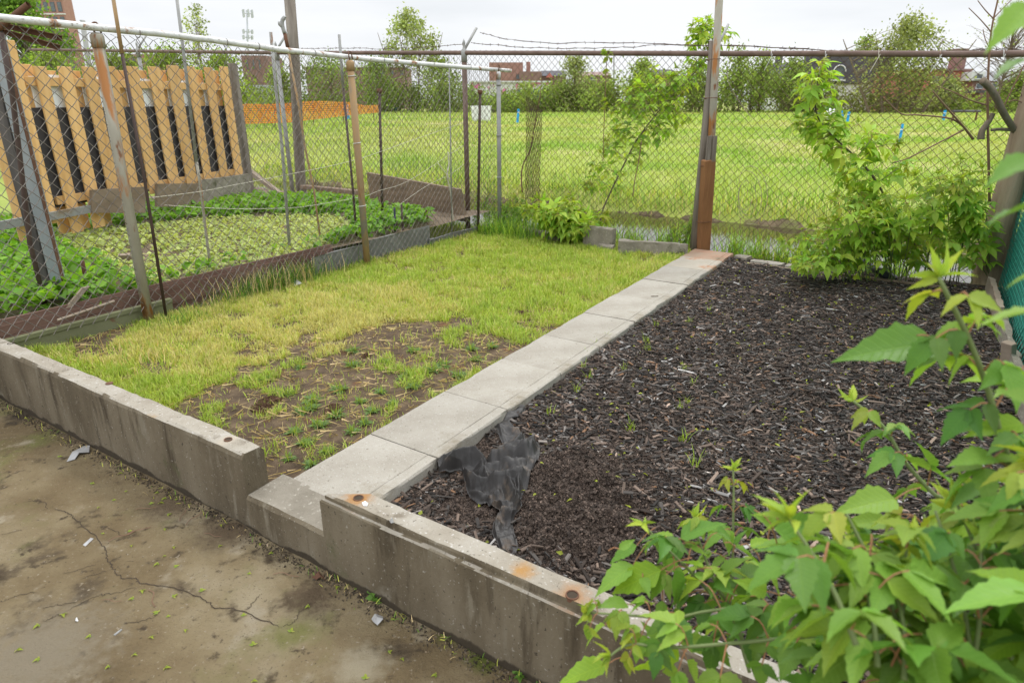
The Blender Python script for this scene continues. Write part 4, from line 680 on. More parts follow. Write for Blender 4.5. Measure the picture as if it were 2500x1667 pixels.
tuftfield(mb, a, b, zfield(a, b) - .01, np.clip(.06 + .65 * (fbm(a * 2, b * 1.2, 53) - .45), .06, .30) * np.clip(1.15 - 1.2 * (a - FA), .3, 1), .009, [G1, G2, YG, (.16, .30, .03)], .4)
n = 900; a = FA + rng.uniform(3.3, 4.4, n); b = rng.uniform(-8, 12, n); tuftfield(mb, a, b, zfield(a, b), .2, .012, [ST, (.3, .22, .13), YG], .8); n = 7000; a = FA + 3.7 + np.abs(rng.normal(0, .45, n)); b = rng.uniform(-9, 13, n); tuftfield(mb, a, b, zfield(a, b) - .01, .2 , .012, [G1, G2, YG], .5)
n = 1100; b = rng.choice(np.array([-.35, -.6, -1., -1.3, -1.6, -2., .25, .5, .9, 1.3]), n) + rng.normal(0, .09, n); a = FA + rng.uniform(.08, .45, n); tuftfield(mb, a, b, zfield(a, b), .38, .011, [G1, G2, (.3, .5, .06)], .32)
n = 2600; a = FA + 3.8 + np.abs(rng.normal(0, 1.1, n)); b = rng.uniform(-9, 13, n); k = fbm(a * 1.2, b * 1.2, 58) > .5; tuftfield(mb, a[k], b[k], zfield(a[k], b[k]) - .01, .32, .013, [G1, DG, G2], .35)
tag(mb.build('verge_grass', M['grass'], org=(0, 0, 0)), 'rank green weeds growing between the back fence and the ditch', 'grass', kind='stuff')
# field grass: clumps of blades, coarser with distance
mb = MB(); n = 210000; d = 11.5 * (120 / 11.5) ** (rng.random(n) ** .92); x = d * rng.uniform(-1.05, 1.0, n); p = np.stack([x, d, 0 * d], 1); a, b = AB(p); k = (a > FA + 3.5); a, b, d, p = a[k], b[k], d[k], p[k]; n = len(a)
n1 = fbm(a * .5, b * .5, 61); n3 = fbm(a * .12 + 4, b * .12, 62, 3); c = mixcol((G1, np.clip((n1 - .42) * 5, 0, 1) * 1.1 + .05), ((.36, .51, .085), .7 + 0 * n1), ((.47, .53, .14), np.clip((.7 - n1) * 1.3, 0, 1) + .1), ((.55, .50, .2), np.clip((n3 - .47) * 6, 0, 1) * 1.1 * np.clip(d / 30, .15, 1))) * rng.uniform(.75, 1.25, (n, 1))
p[:, 2] = zfield(a, b) - .02; blades(mb, p, (.09 + .0016 * d + .16 * np.clip(n1 - .42, 0, 1)) * rng.uniform(.6, 1.4, n) * np.where(d < 16, 1.25, 1), .0055 + .00095 * d, c, .5)
tag(mb.build('field_grass', M['grass'], org=(0, 0, 0)), 'rough light green grass covering the field', 'grass', kind='stuff')
# wood mulch
bareM = lambda a, b: np.exp(-(((a - du[0]) / .2) ** 2 + ((b - du[1]) / .19) ** 2)) + np.exp(-(((a - du2[0]) / .12) ** 2 + ((b - du2[1]) / .12) ** 2)) + .95 * np.exp(-(((a - mo[0]) / .5) ** 2 + ((b - mo[1]) / .27) ** 2)) + 1.0 * np.exp(-(((a - mo2[0]) / .36) ** 2 + ((b - mo2[1]) / .3) ** 2))
fpoly = abpoly([cz(x, y) for x, y in [(800, 100), (690, 175), (585, 265), (625, 390), (680, 520), (490, 620), (250, 575), (20, 600), (40, 730), (280, 740), (340, 930), (480, 970), (600, 1130), (560, 1300), (640, 1500), (760, 1560), (780, 1400), (750, 1200), (830, 1170), (920, 930), (1010, 730), (1012, 500), (850, 470), (850, 370), (720, 300), (860, 180)]])
n = 115000; a = rng.random(n) ** 1.25 * 5.7; b = rng.uniform(-2.95, -.465, n); k = (rng.random(n) > bareM(a, b)) & ~inpoly(a, b, fpoly); a, b = a[k], b[k]; n = len(a)
az = rng.normal(-.1, .85, n); X = np.stack([np.cos(az), np.sin(az), rng.normal(0, .22, n)], 1); Nn = np.tile(EZ, (n, 1)) + rng.normal(0, .35, (n, 3))
ln = np.clip(rng.lognormal(math.log(.024), .62, n), .006, .13); wd = np.clip(ln * rng.uniform(.12, .36, n), .003, .018); tk = rng.uniform(.002, .006, n)
tone = rng.lognormal(math.log(.046), .7, n)[:, None]; c = tone * np.where(rng.random((n, 1)) < .6, [[1.28, .93, .72]], [[1.1, .96, .85]]); c = np.where(rng.random((n, 1)) < .022, rng.uniform(.14, .42, (n, 1)) * [[1, .95, .9]], c); c = np.where(rng.random((n, 1)) < .02, [[.2, .11, .06]], c)
mb = MB(); inst(mb, CHIP, Yv(a, b, zmulch(a, b) + rng.uniform(.0, .018, n)), frames(X, Nn), np.stack([ln, wd, tk], 1), c); tag(mb.build('wood_mulch', M['chips'], org=(0, 0, 0)), 'dark brown shredded wood mulch spread over the right hand bed', 'mulch', kind='stuff')
# crumbs of earth and straw on the heap
n = 52000; i = np.array([0, 0, 0, 1, 1, 2, 3])[rng.integers(0, 7, n)]; ctr = np.array([mo, mo2, du, du2])[i]; a = ctr[:, 0] + rng.normal(0, .27, n); b = ctr[:, 1] + rng.normal(0, .2, n); k = (b < -.47) & (a > -.0) & ~inpoly(a, b, fpoly); a, b = a[k], b[k]; n = len(a)
mb = MB(); inst(mb, CHIP, Yv(a, b, zmulch(a, b) + .002), frames(rdir(n), rdir(n)), np.stack([rng.uniform(.004, .022, n), rng.uniform(.003, .010, n), rng.uniform(.003, .009, n)], 1), rng.lognormal(math.log(.055), .5, n)[:, None] * [[1.2, .87, .68]]); tag(mb.build('crumbled_soil', M['chips'], org=(0, 0, 0)), 'crumbly dark earth heaped beside the black fabric', 'soil', kind='stuff')
n = 3000; i = np.array([0, 0, 1])[rng.integers(0, 3, n)]; ctr = np.array([mo, mo2])[i]; a = ctr[:, 0] + rng.normal(0, .28, n); b = ctr[:, 1] + rng.normal(0, .2, n); k = (b < -.5) & (a > .0) & ~inpoly(a, b, fpoly); a, b = a[k], b[k]; n = len(a); q = rdir(n)
mb = MB(); sz = np.clip(rng.lognormal(math.log(.0095), .45, n), .004, .017)
for t_ in range(4): inst(mb, CHIP, Yv(a, b, zmulch(a, b)) + rng.normal(0, .4, (n, 3)) * sz[:, None], frames(rdir(n), rdir(n)), np.stack([sz * rng.uniform(.8, 1.6, n), sz * rng.uniform(.5, 1, n), sz * rng.uniform(.4, .8, n)], 1), rng.lognormal(math.log(.045), .35, n)[:, None] * [[1.2, .87, .68]])
tag(mb.build('soil_lumps', M['chips'], org=(0, 0, 0)), 'lumps of dark earth on the heap beside the fabric', 'soil', kind='stuff')
n = 700; a = rng.uniform(0, 5.6, n); b = rng.uniform(-2.9, -.48, n); mb = MB(); inst(mb, LEAFS, Yv(a, b, zmulch(a, b) + .018), frames(rdir(n) * [1, 1, .2], np.tile(EZ, (n, 1)) + rng.normal(0, .5, (n, 3))), np.stack([rng.uniform(.014, .034, n), rng.uniform(.012, .03, n), rng.uniform(.01, .04, n)], 1), np.array([[.42, .47, .05]]) * rng.uniform(.5, 1.15, (n, 1))); tag(mb.build('fallen_seed_keys', M['leafm'], org=(0, 0, 0)), 'tiny yellow green fallen keys and leaf bits scattered on the mulch', 'leaf bits', kind='stuff')
# sprouts on the mulch, weeds on the bare earth: one of each kind, then copies
def sprout(name, label, cat, group, spots, build, zf):
    o0 = build(); tag(o0, label, cat, group)
    for k, (a, b) in enumerate(spots):
        o = o0 if k == 0 else copytree(o0); o.location = Y(a, b, float(zf(a, b))); o.rotation_euler = (0, 0, rng.uniform(0, 6.28)); s = rng.uniform(.7, 1.25); o.scale = (s, s, s)
def bs():
    mb = MB(); blades(mb, rng.normal(0, .010, (13, 3)) * [1, 1, 0], rng.uniform(.03, .09, 13), np.full(13, .004), np.array([G2]) * rng.uniform(.6, 1.1, (13, 1)), .3); return mb.build('grass_sprout', M['grass'], org=(0, 0, 0))
spx = [(1455, 850), (1430, 870), (1425, 905), (1440, 925), (1525, 910), (1405, 955), (1670, 905), (1660, 1000), (1675, 985), (1690, 940), (1340, 1015), (1540, 1050), (1665, 1080), (1575, 840), (1600, 800), (1680, 790), (1730, 765), (1480, 830), (1580, 860), (1700, 1150)]
sprout('grass_sprout', 'small green grass sprout growing up through the mulch', 'sprout', 'grass sprouts in the mulch', [[float(v) for v in AB(P(x, y))] for x, y in spx], bs, zmulch)
def ws():
    mb = MB(); n = 20; az = np.linspace(0, 6.28 * 2.6, n); X = np.stack([np.cos(az), np.sin(az), rng.uniform(.15, .7, n)], 1); inst(mb, LEAFM, X * .006, frames(X, np.tile(EZ, (n, 1)) + X * .2), np.stack([rng.uniform(.03, .07, n), rng.uniform(.02, .04, n), rng.uniform(.03, .07, n)], 1), np.array([[.17, .27, .08]]) * rng.uniform(.7, 1.3, (n, 1)))
    blades(mb, rng.normal(0, .016, (26, 3)) * [1, 1, 0], rng.uniform(.03, .08, 26), np.full(26, .0035), np.array([G2]) * rng.uniform(.45, 1., (26, 1)), .8); return mb.build('weed', M['leafm'], org=(0, 0, 0))
wpx_ = [(860, 895), (735, 900), (765, 980), (760, 1000), (880, 985), (985, 925), (1000, 915), (820, 1020), (910, 1010), (780, 1045), (830, 955), (700, 965), (860, 860), (1010, 860), (1080, 895), (1120, 920), (1160, 880), (1150, 855), (1060, 910), (930, 960), (960, 990), (890, 1040), (800, 1110), (745, 1090), (705, 1125), (760, 1140), (740, 1010), (640, 1000), (1200, 850), (650, 930), (720, 1060), (860, 1060), (940, 890), (1010, 950)]
sprout('weed', 'low leafy weed growing in the bare earth of the lawn', 'weed', 'low weeds on the bare lawn earth', [[float(v) for v in AB(P(x, y))] for x, y in wpx_], ws, zlawn)
def clod():
    mb = MB(); A_, B_ = np.meshgrid(np.linspace(0, np.pi / 2, 9), np.linspace(0, 2 * np.pi, 25), indexing='ij'); rr = 1 + (fbm(A_ * 4, np.cos(B_) * 2 + np.sin(B_), 71) - .5) * .8; V = np.stack([np.sin(A_) * np.cos(B_) * .07, np.sin(A_) * np.sin(B_) * .045, np.cos(A_) * .022 - .005], -1) * rr[..., None]; grid(mb, V[..., 0], V[..., 1], V[..., 2])
    n = 260; q = V.reshape(-1, 3)[rng.integers(0, V[..., 0].size, n)]; inst(mb, CHIP, q, frames(rdir(n), rdir(n)), np.stack([rng.uniform(.005, .025, n), rng.uniform(.003, .008, n), rng.uniform(.003, .008, n)], 1), np.full((n, 3), .1)); return mb.build('dirt_clod', M['clump'], smooth=True, org=(0, 0, 0))
sprout('dirt_clod', 'reddish brown clod of dug earth on the bare part of the lawn', 'clod', 'reddish clods on the lawn', [[float(v) for v in AB(P(x, y))] for x, y in [(640, 1000), (655, 985), (815, 1005), (895, 868), (1275, 762)]], clod, zlawn)
# leaf bits on the patio, each its own
def lf_():
    mb = MB(); n = 3; X = np.array([[1, .2, .15], [.3, 1, .25], [.1, -1, .2]]); inst(mb, LEAFM, np.zeros((n, 3)), frames(X, np.tile(EZ, (n, 1)) + rng.normal(0, .35, (n, 3))), np.array([.019, .015, .011]), np.array([[.30, .36, .045], [.24, .33, .05], [.34, .36, .08]])); return mb.build('fallen_leaf', M['leafm'], org=(0, 0, 0))
lpx = [(106, 1070), (290, 1155), (226, 1182), (238, 1240), (310, 1200), (280, 1222), (386, 1202), (390, 1228), (405, 1216), (372, 1230), (433, 1220), (410, 1260), (403, 1295), (320, 1300), (252, 1305), (400, 1363), (387, 1380), (322, 1335), (425, 1340), (435, 1387), (348, 1445), (327, 1463), (425, 1462), (497, 1447), (155, 1503), (95, 1528), (453, 1538), (387, 1498), (413, 1508), (222, 1555), (369, 1556), (326, 1600), (620, 1573), (403, 1630), (610, 1404), (597, 1503), (535, 1338), (540, 1285), (636, 1330), (665, 1350), (43, 1590), (97, 1610), (267, 1628), (754, 1478), (823, 1430), (920, 1503), (950, 1590), (980, 1604), (893, 1652), (1065, 1645), (617, 1660), (711, 1540), (960, 1510), (607, 1233), (147, 1115)]
def zp(a, b): return zpatio(Y(a, b)) + .004
sprout('fallen_leaf', 'small curled yellow green leaf bit fallen on the patio', 'fallen leaf', 'leaf bits fallen on the patio', [[float(v) for v in AB(P(x, y, -.14))] for x, y in lpx], lf_, zp)
def tw():
    mb = MB(); q = bez(np.array([[0, 0, 0], [.03, .006, .004], [.07, -.004, .003], [.1, .01, 0]]), 10); tube(mb, q, .0016, 4); return mb.build('twig', M['twig'], org=(0, 0, 0))
sprout('twig', 'thin dry brown twig lying on the patio near the wall', 'twig', 'dry twigs on the patio', [[float(v) for v in AB(P(x, y, -.14))] for x, y in [(370, 1290), (500, 1308), (455, 1285), (330, 1245), (265, 1325), (380, 1485), (250, 1470), (730, 1410), (790, 1410), (440, 1275)]], tw, zp)
def scrap(name, label, pts, z, cat='litter', m_='scrap', up=.01):
    q = np.array([P(x, y, z) for x, y in pts]); q[:, 2] += np.array([up * (k % 2) for k in range(len(q))]) + .004; c = q.mean(0) + [0, 0, up]; mb = MB(); n_ = len(q); V = np.concatenate([q, [c]]); V2 = V - [0, 0, .0015]; i = np.arange(n_); j = (i + 1) % n_
    mb.add(np.concatenate([V, V2]), [np.stack([i, j, np.full(n_, n_)], 1), np.stack([j + n_ + 1, i + n_ + 1, np.full(n_, 2 * n_ + 1)], 1), np.stack([i, i + n_ + 1, j + n_ + 1, j], 1)]); tag(mb.build(name, M[m_]), label, cat)
scrap('plastic_scrap', 'torn clear plastic scrap lying at the foot of the left wall', [(163, 1128), (178, 1108), (205, 1090), (220, 1092), (218, 1105), (195, 1110), (183, 1122)], -.14); scrap('paper_strip', 'narrow pale blue strip lying on the patio', [(203, 1331), (222, 1314), (229, 1316), (209, 1335)], -.14, up=.001)
scrap('plastic_scrap', 'crumpled grey plastic scrap on the patio before the right wall', [(907, 1512), (916, 1504), (935, 1506), (936, 1517), (922, 1527), (912, 1524)], -.14); scrap('pebble', 'small white pebble on the patio', [(184, 1515), (190, 1513), (193, 1518), (187, 1522)], -.14, 'pebble', 'whitebin')
scrap('bird_dropping', 'white paint blob on the rusty corner of the right wall', [(884, 1228), (892, 1225), (899, 1230), (896, 1237), (887, 1236)], WT, 'stain', 'whitebin', .001); scrap('plastic_scrap', 'little plastic scrap on the edge of the right wall', [(951, 1273), (958, 1270), (962, 1277), (955, 1284)], WT)
scrap('dark_leaf', 'curled dead brown leaf at the foot of the right wall', [(762, 1410), (780, 1405), (797, 1418), (785, 1418), (772, 1416)], -.14, 'leaf', 'rust', .02); q0 = P(1590, 723, .055); mb = MB(); tube(mb, [q0, q0 + [.06, -.012, .004]], .004, 5); tag(mb.build('twig', M['bark']), 'single dark twig on the walkway slab', 'twig')
scrap('plastic_scrap', 'bit of white litter in the grass by the siding board', [(710, 690), (722, 684), (735, 690), (738, 698), (720, 699)], 0.02, up=.02); mb = MB(); q = P(285, 1480+35, -.136); tube(mb, [P(279, 1550, -.134), P(297, 1536, -.134)], .004, 6); tag(mb.build('nail', M['greypost']), 'small grey metal pin lying on the patio', 'nail')
# moss along the wall foot and little seedlings there
def sd_():
    mb = MB(); n = 7; X = rdir(n) * [1, 1, .3] + [0, 0, .3]; inst(mb, ROUND, rdir(n) * .012 + [0, 0, .015], frames(X, np.tile(EZ, (n, 1)) + rng.normal(0, .3, (n, 3))), rng.uniform(.016, .032, n), np.array([[.13, .25, .04]]) * rng.uniform(.7, 1.3, (n, 1))); return mb.build('seedling', M['leafm'], org=(0, 0, 0))
sprout('seedling', 'small green seedling rooted at the foot of the right wall', 'seedling', 'seedlings along the wall foot', [[float(v) for v in AB(P(x, y, -.14))] for x, y in [(908, 1458), (918, 1466), (1262, 1640), (1275, 1652), (1300, 1640), (1318, 1655), (1335, 1650), (1352, 1660)]], sd_, zp)
n = 2600; b = np.concatenate([rng.uniform(.06, 2.8, n // 2), rng.uniform(-2.4, .06, n // 2)]); a = -.135 - np.where(b < 0, .012, 0) - np.abs(rng.normal(0, .035, n)); mb = MB(); c = rng.lognormal(math.log(.06), .6, n)[:, None] * [[1.15, .88, .6]]
inst(mb, CHIP, Yv(a, b, np.array([zpatio(Y(x, y)) for x, y in zip(a, b)]) + .001), frames(rdir(n), rdir(n)), np.stack([rng.uniform(.003, .016, n), rng.uniform(.002, .006, n), rng.uniform(.002, .006, n)], 1), c); tag(mb.build('swept_dirt', M['chips'], org=(0, 0, 0)), 'crumbs of dirt gathered along the foot of the walls', 'dirt', kind='stuff')
mb = MB(); n = 260; b = rng.uniform(-2.4, 2.7, n); a = -.15 - np.abs(rng.normal(0, .03, n)); tuftfield(mb, a, b, -.138, .03, .003, [G1, YG, ST], .9); tag(mb.build('joint_weeds', M['grass'], org=(0, 0, 0)), 'wisps of grass in the joint under the walls', 'grass', kind='stuff')
# vegetable bed
inner = abpoly([(125, 567), (208, 576), (298, 561), (387, 552), (506, 540), (700, 531), (808, 529), (850, 541), (868, 570), (779, 612), (600, 655), (400, 698), (328, 710), (268, 662), (167, 626), (149, 608)], .2)
outer = abpoly([(-300, 600), (0, 560), (110, 532), (330, 512), (520, 498), (700, 490), (830, 495), (960, 522), (1040, 535), (1075, 556), (1060, 568), (960, 590), (868, 590), (779, 616), (400, 705), (250, 745), (0, 790), (-300, 860)], .2)
n = 34000; a = rng.uniform(-1.2, 5.4, n); b = rng.uniform(3.0, 9, n); o_ = inpoly(a, b, outer); i_ = inpoly(a, b, inner); k = o_ & ~i_ & (fbm(a * 5, b * 5, 81) > .36); a, b = a[k], b[k]; n = len(a); print('crop', n)
hh = np.clip(.10 + .12 * fbm(a * 4, b * 4, 82), .05, .25) * np.sqrt(rng.random(n)); X = rdir(n) * [1, 1, .35] + [0, 0, .12]
mb = MB(); inst(mb, ROUND, Yv(a, b, .2 + hh), frames(X, np.tile(EZ, (n, 1)) + rng.normal(0, .45, (n, 3))), rng.uniform(.05, .10, n), mixcol(((.13, .31, .03), rng.random(n) + .2), ((.29, .48, .045), rng.random(n))) * rng.uniform(.75, 1.25, (n, 1)))
tag(mb.build('leafy_greens', M['leafm'], org=(0, 0, 0)), 'dense band of bright leafy greens round the vegetable bed', 'vegetables', kind='stuff')
n = 20000; a = rng.uniform(.5, 5, n); b = rng.uniform(3.0, 7.5, n); k = inpoly(a, b, inner) & (fbm(a * 2.2, b * 2.2, 84) > .34) ; a, b = a[k], b[k]; n = len(a); X = rdir(n) * [1, 1, .25] + [0, 0, .1]; print('seed', n)
mb = MB(); inst(mb, ROUND, Yv(a, b, .215 + .05 * rng.random(n)), frames(X, np.tile(EZ, (n, 1)) + rng.normal(0, .4, (n, 3))), rng.uniform(.03, .062, n), mixcol(((.38, .50, .12), rng.random(n)), ((.56, .60, .24), rng.random(n))) * rng.uniform(.7, 1.2, (n, 1))); tag(mb.build('seedling_rows', M['leafm'], org=(0, 0, 0)), 'pale young seedlings filling the middle of the vegetable bed', 'vegetables', kind='stuff')
# ================================================================ SHRUBS NEAR
LG = [(.19, .34, .05), (.24, .39, .055), (.13, .27, .04), (.10, .22, .035)]; LY = [(.40, .50, .06), (.31, .45, .055)]
SC, PC = (.15, .19, .07), (.33, .16, .08)
class Leaves:
    def __init__(s): s.p = []; s.X = []; s.n = []; s.s = []; s.c = []
    def add(s, p, X, n, sc, c): s.p.append(p); s.X.append(X); s.n.append(n); s.s.append(sc); s.c.append(c)
    def build(s, T, name, m_, root):
        mb = MB(); inst(mb, T, np.array(s.p), frames(np.array(s.X), np.array(s.n)), np.array(s.s), np.array(s.c)); return mb.build(name, m_, root, True)
def compound(lv, mbp, base, d, size, r, col, nl=3, pet=None):
    """a box elder leaf: stalk, end leaflet and one or two side pairs"""
    d = unit(d); pl = (pet or size * .75) * r.uniform(.8, 1.2); q = [base, base + d * pl * .5 + EZ * .01, base + d * pl - EZ * pl * .12]; q = bez(q, 6)
    if mbp is not None: tube(mbp, q, np.linspace(.0017, .0012, 6) * (1 if size > .05 else .8), 4, False, PC)
    t = unit(q[-1] - q[-2]); sd = unit(np.cross(t, EZ)); up = unit(np.cross(sd, t)); c = lambda: np.clip(np.array(col) * r.uniform(.8, 1.2) * [r.uniform(.85, 1.2), 1, r.uniform(.8, 1.2)], 0, 1)
    ns = lambda: unit(up + r.normal(0, .32, 3) + EZ * .4)
    lv.add(q[-1], unit(t - EZ * r.uniform(.1, .5) + r.normal(0, .12, 3)), ns(), np.array([1, r.uniform(.85, 1.1), 1]) * size * r.uniform(.9, 1.15), c())
    pairs = 1 if nl == 3 else 2
    for k in range(pairs):
        b = q[-2 - 2 * k] if k else q[-1] - t * size * .08
        for s_ in (-1, 1): lv.add(b, unit(t * .55 + sd * s_ - EZ * r.uniform(.0, .5) + r.normal(0, .12, 3)), ns(), np.array([1, r.uniform(.8, 1.1), 1]) * size * r.uniform(.7, .95), c())
def stemleaves(lv, mbs, mbp, pts, r0, r1, size, step, r, cols, tipc=LY, start=.25, tip=True, n5=.4, spread=1.):
    q = bez(pts, 8 * len(pts)); tube(mbs, q, np.linspace(r0, r1, len(q)), 7, True, SC); d = np.concatenate([[0], np.cumsum(np.linalg.norm(np.diff(q, axis=0), axis=1))]); x = d[-1] * start; k = 0; tt = unit(np.gradient(q, axis=0)); ph = r.uniform(0, 6.28)
    while x < d[-1] - .012:
        b = np.array([np.interp(x, d, q[:, m]) for m in range(3)]); t = np.array([np.interp(x, d, tt[:, m]) for m in range(3)]); f = x / d[-1]; u = unit(np.cross(t, [.3, .2, 1])); v = np.cross(t, u); an = ph + (k % 2) * 1.57 + r.normal(0, .25)
        for s_ in (0, np.pi):
            o_ = np.cos(an + s_) * u + np.sin(an + s_) * v; col = cols[r.integers(len(cols))] if f < .85 else np.array(tipc[r.integers(len(tipc))]) * .8
            compound(lv, mbp, b, o_ * spread + t * .5 + EZ * .15, size * (1 - .55 * f ** 3) * r.uniform(.75, 1.15), r, col, 5 if r.random() < n5 else 3)
        x += step * (1 - .5 * f) * r.uniform(.8, 1.2); k += 1
    if tip:
        for m in range(9):
            o_ = unit(r.normal(0, 1, 3)); lv.add(q[-1], unit(tt[-1] * .8 + o_ * .9), unit(r.normal(0, 1, 3) + EZ), np.array([1, .55, 1]) * size * r.uniform(.3, .65), np.array(tipc[r.integers(len(tipc))]) * r.uniform(.8, 1.15))
r_ = np.random.default_rng(21)
fs = thing('leafy_shrub', 'large box elder shrub with big fresh leaves filling the near right corner', 'shrub', P(2150, 1640, 0)); lv = Leaves(); ms = MB(); mpet = ms
ST_ = [([(2600, 1500, 1.0), (2458, 1113, .95), (2431, 1023, .93), (2411, 949, .92), (2366, 830, .9), (2306, 707, .88), (2291, 677, .88)], .0055, .085), ([(2650, 1480, 1.2), (2450, 1310, 1.2), (2384, 1271, 1.22), (2306, 1218, 1.25), (2277, 1202, 1.26), (2211, 1128, 1.3), (2154, 1038, 1.33), (2083, 979, 1.36)], .006, .085),
       ([(1830, 1640, 1.4), (1785, 1480, 1.42), (1788, 1408, 1.45), (1791, 1217, 1.48), (1790, 1145, 1.5)], .004, .07), ([(1850, 1660, 1.3), (1780, 1480, 1.32), (1751, 1432, 1.33), (1706, 1319, 1.36), (1694, 1262, 1.38)], .0045, .085), ([(2000, 1500, 1.2), (1850, 1480, 1.22), (1724, 1492, 1.25), (1640, 1508, 1.25), (1534, 1501, 1.25), (1440, 1495, 1.25)], .004, .08),
       ([(2100, 1540, 1.1), (1825, 1566, 1.15), (1640, 1580, 1.15), (1540, 1572, 1.15), (1490, 1600, 1.15)], .004, .075), ([(1780, 1500, 1.3), (1690, 1400, 1.32), (1620, 1330, 1.33), (1570, 1280, 1.34)], .0035, .075), ([(2350, 1700, 1.0), (2250, 1570, 1.05), (2197, 1487, 1.1), (2142, 1453, 1.12), (2090, 1405, 1.15)], .004, .07), ([(2250, 1750, 1.0), (2185, 1640, 1.03), (2160, 1545, 1.05)], .004, .07)]
for pts, r0, sz in ST_: stemleaves(lv, ms, mpet, [PZ(*q) for q in pts], r0, r0 * .5, sz * .95, .085, r_, LG, start=.2, n5=.5)
for k in range(25):                                           # the thick mass in the corner
    x0 = r_.uniform(2000, 2660); y0 = r_.uniform(1560, 1820); zc = r_.uniform(.75, 1.15); x1 = x0 + r_.uniform(-190, 60); y1 = y0 - r_.uniform(200, 420) - .35 * (x0 - 2080)
    stemleaves(lv, ms, mpet, [PZ(x0, y0, zc), PZ((x0 + x1) / 2 + 15, (y0 + y1) / 2, zc + .03), PZ(x1, max(y1, 1060), zc + .07)], .004, .002, .088, .085, r_, LG, start=.1, n5=.6, tip=r_.random() < .5)
# single leaves set where they show against the mulch and the wall
def X4(s): 
    ox, oy = {'a': (1800, 800), 'b': (1200, 1200), 'c': (1800, 1200), 'd': (0, 0)}[s]; return lambda x, y: ((ox + x / 3.357, oy + y / 3.357) if s != 'd' else (x, y))
EL = {'a': (.95, [((1620, 130), (870, 295)), ((1640, 130), (2010, 400)), ((1880, -10), (1600, 120)), ((2340, 790), (1900, 900)), ((2360, 480), (2085, 560)), ((2260, 430), (1860, 440)), ((2100, 1060), (1760, 1130)), ((2350, 1100), (2060, 1090))]),
      'b': (1.32, [((1390, 640), (1000, 865)), ((1160, 600), (862, 845)), ((1190, 440), (975, 585)), ((1500, 640), (1540, 955)), ((1500, 600), (1320, 390)), ((1500, 390), (1310, 360)), ((1550, 380), (1895, 255)), ((1990, 450), (2215, 600)), ((2000, 440), (2075, 300)), ((2120, 450), (2350, 420)), ((1110, 920), (878, 945)), ((1400, 890), (1400, 1140)), ((1850, 850), (1750, 1000)), ((1920, 900), (1890, 1165)), ((1525, 1270), (1205, 1568)), ((1545, 1240), (1945, 1340)), ((1600, 1380), (1710, 1600)), ((1480, 1270), (1205, 1130)), ((940, 1420), (550, 1580)), ((1740, 620), (1560, 570)), ((1860, 810), (2220, 820)), ((930, 1090), (760, 1250)), ((1240, 700), (1290, 860)), ((1050, 470), (1180, 400))]),
      'c': (1.2, [((300, 300), (690, 630)), ((270, 290), (150, 195)), ((270, 290), (305, 150)), ((390, 280), (790, 310)), ((570, 450), (105, 440)), ((1295, 60), (830, 190)), ((1240, 250), (865, 285)), ((1390, 220), (1300, 385)), ((1290, 560), (900, 590)), ((200, 600), (370, 860)), ((240, 815), (0, 770)), ((640, 995), (985, 1190)), ((1600, 1075), (1225, 1095)), ((1700, 700), (1340, 965)), ((1940, 1085), (1580, 985)), ((1940, 1130), (1670, 1270)), ((900, 1255), (680, 1235)), ((1300, 590), (1400, 730)), ((1960, 250), (1640, 440)), ((2330, 230), (1830, 440))]),
      'd': (.62, [((2520, 10), (2424, 118)), ((2520, 145), (2428, 187)), ((2530, 505), (2402, 545)), ((2525, 385), (2418, 450)), ((2540, 665), (2455, 700)), ((2560, 760), (2390, 790)), ((2570, 1000), (2440, 960))])}
for k_, (zc, lst) in EL.items():
    fx = X4(k_)
    for b_, t_ in lst:
        z0 = zc * r_.uniform(.96, 1.04); p = PZ(*fx(*b_), z0); q = PZ(*fx(*t_), z0 * r_.uniform(.97, 1.03)); d = q - p; Lg = np.linalg.norm(d); n_ = unit(EZ * .9 + np.array([0, -.22, 0]) + r_.normal(0, .28, 3)); c = np.array(LG[r_.integers(3)]) * r_.uniform(.9, 1.25)
        if r_.random() < .22: c = np.array((.24, .40, .03))
        lv.add(p, unit(d) + EZ * .18, n_, np.array([1.05, .95, 1]) * Lg, c); e = p - unit(d) * Lg * .5 + r_.normal(0, .012, 3); tube(mpet, bez([p, (p + e) / 2 + EZ * .006, e], 5), .0013, 4, False, PC)
stemleaves(lv, ms, mpet, [PZ(*q) for q in [(2640, 1300, .72), (2590, 900, .64), (2560, 600, .62), (2550, 300, .62), (2545, 0, .62)]], .005, .003, .02, .4, r_, LG, start=.9, tip=False)
lv.build(LEAF, 'leaves', M['leaf'], fs); ms.build('stems', M['stem'], fs)
# the saplings along the back fence
def shrub(name, label, base, stems, size, step, cols, seed, cat='shrub', mst='stem', n5=.6, start=.15, T=LEAFM):
    r1 = np.random.default_rng(seed); o = thing(name, label, cat, base); lv = Leaves(); ms = MB(); mp_ = ms
    global SC; SC = (.13, .10, .075) if mst == 'bark' else (.15, .19, .07)
    for pts, r0 in stems: stemleaves(lv, ms, mp_, pts, r0, r0 * .35, size, step, r1, cols, start=start, n5=n5)
    lv.build(T, 'leaves', M['leafm'], o); ms.build('stems', M['stem'], o); return o
def rel(c, pts): return [np.asarray(c) + np.asarray(p) for p in pts]
LM = [(.37, .57, .065), (.45, .62, .08), (.28, .47, .055)]
yb1 = P(1478, 560, 0)[1] - .15; P1 = lambda x, y, k=0.: PD(x, y, yb1 + k)
stems = [([P1(1466, 540), P1(1477, 499), P1(1542, 365), P1(1569, 322), P1(1610, 270), P1(1647, 232), P1(1690, 185), P1(1725, 130), P1(1735, 60)], .011)]
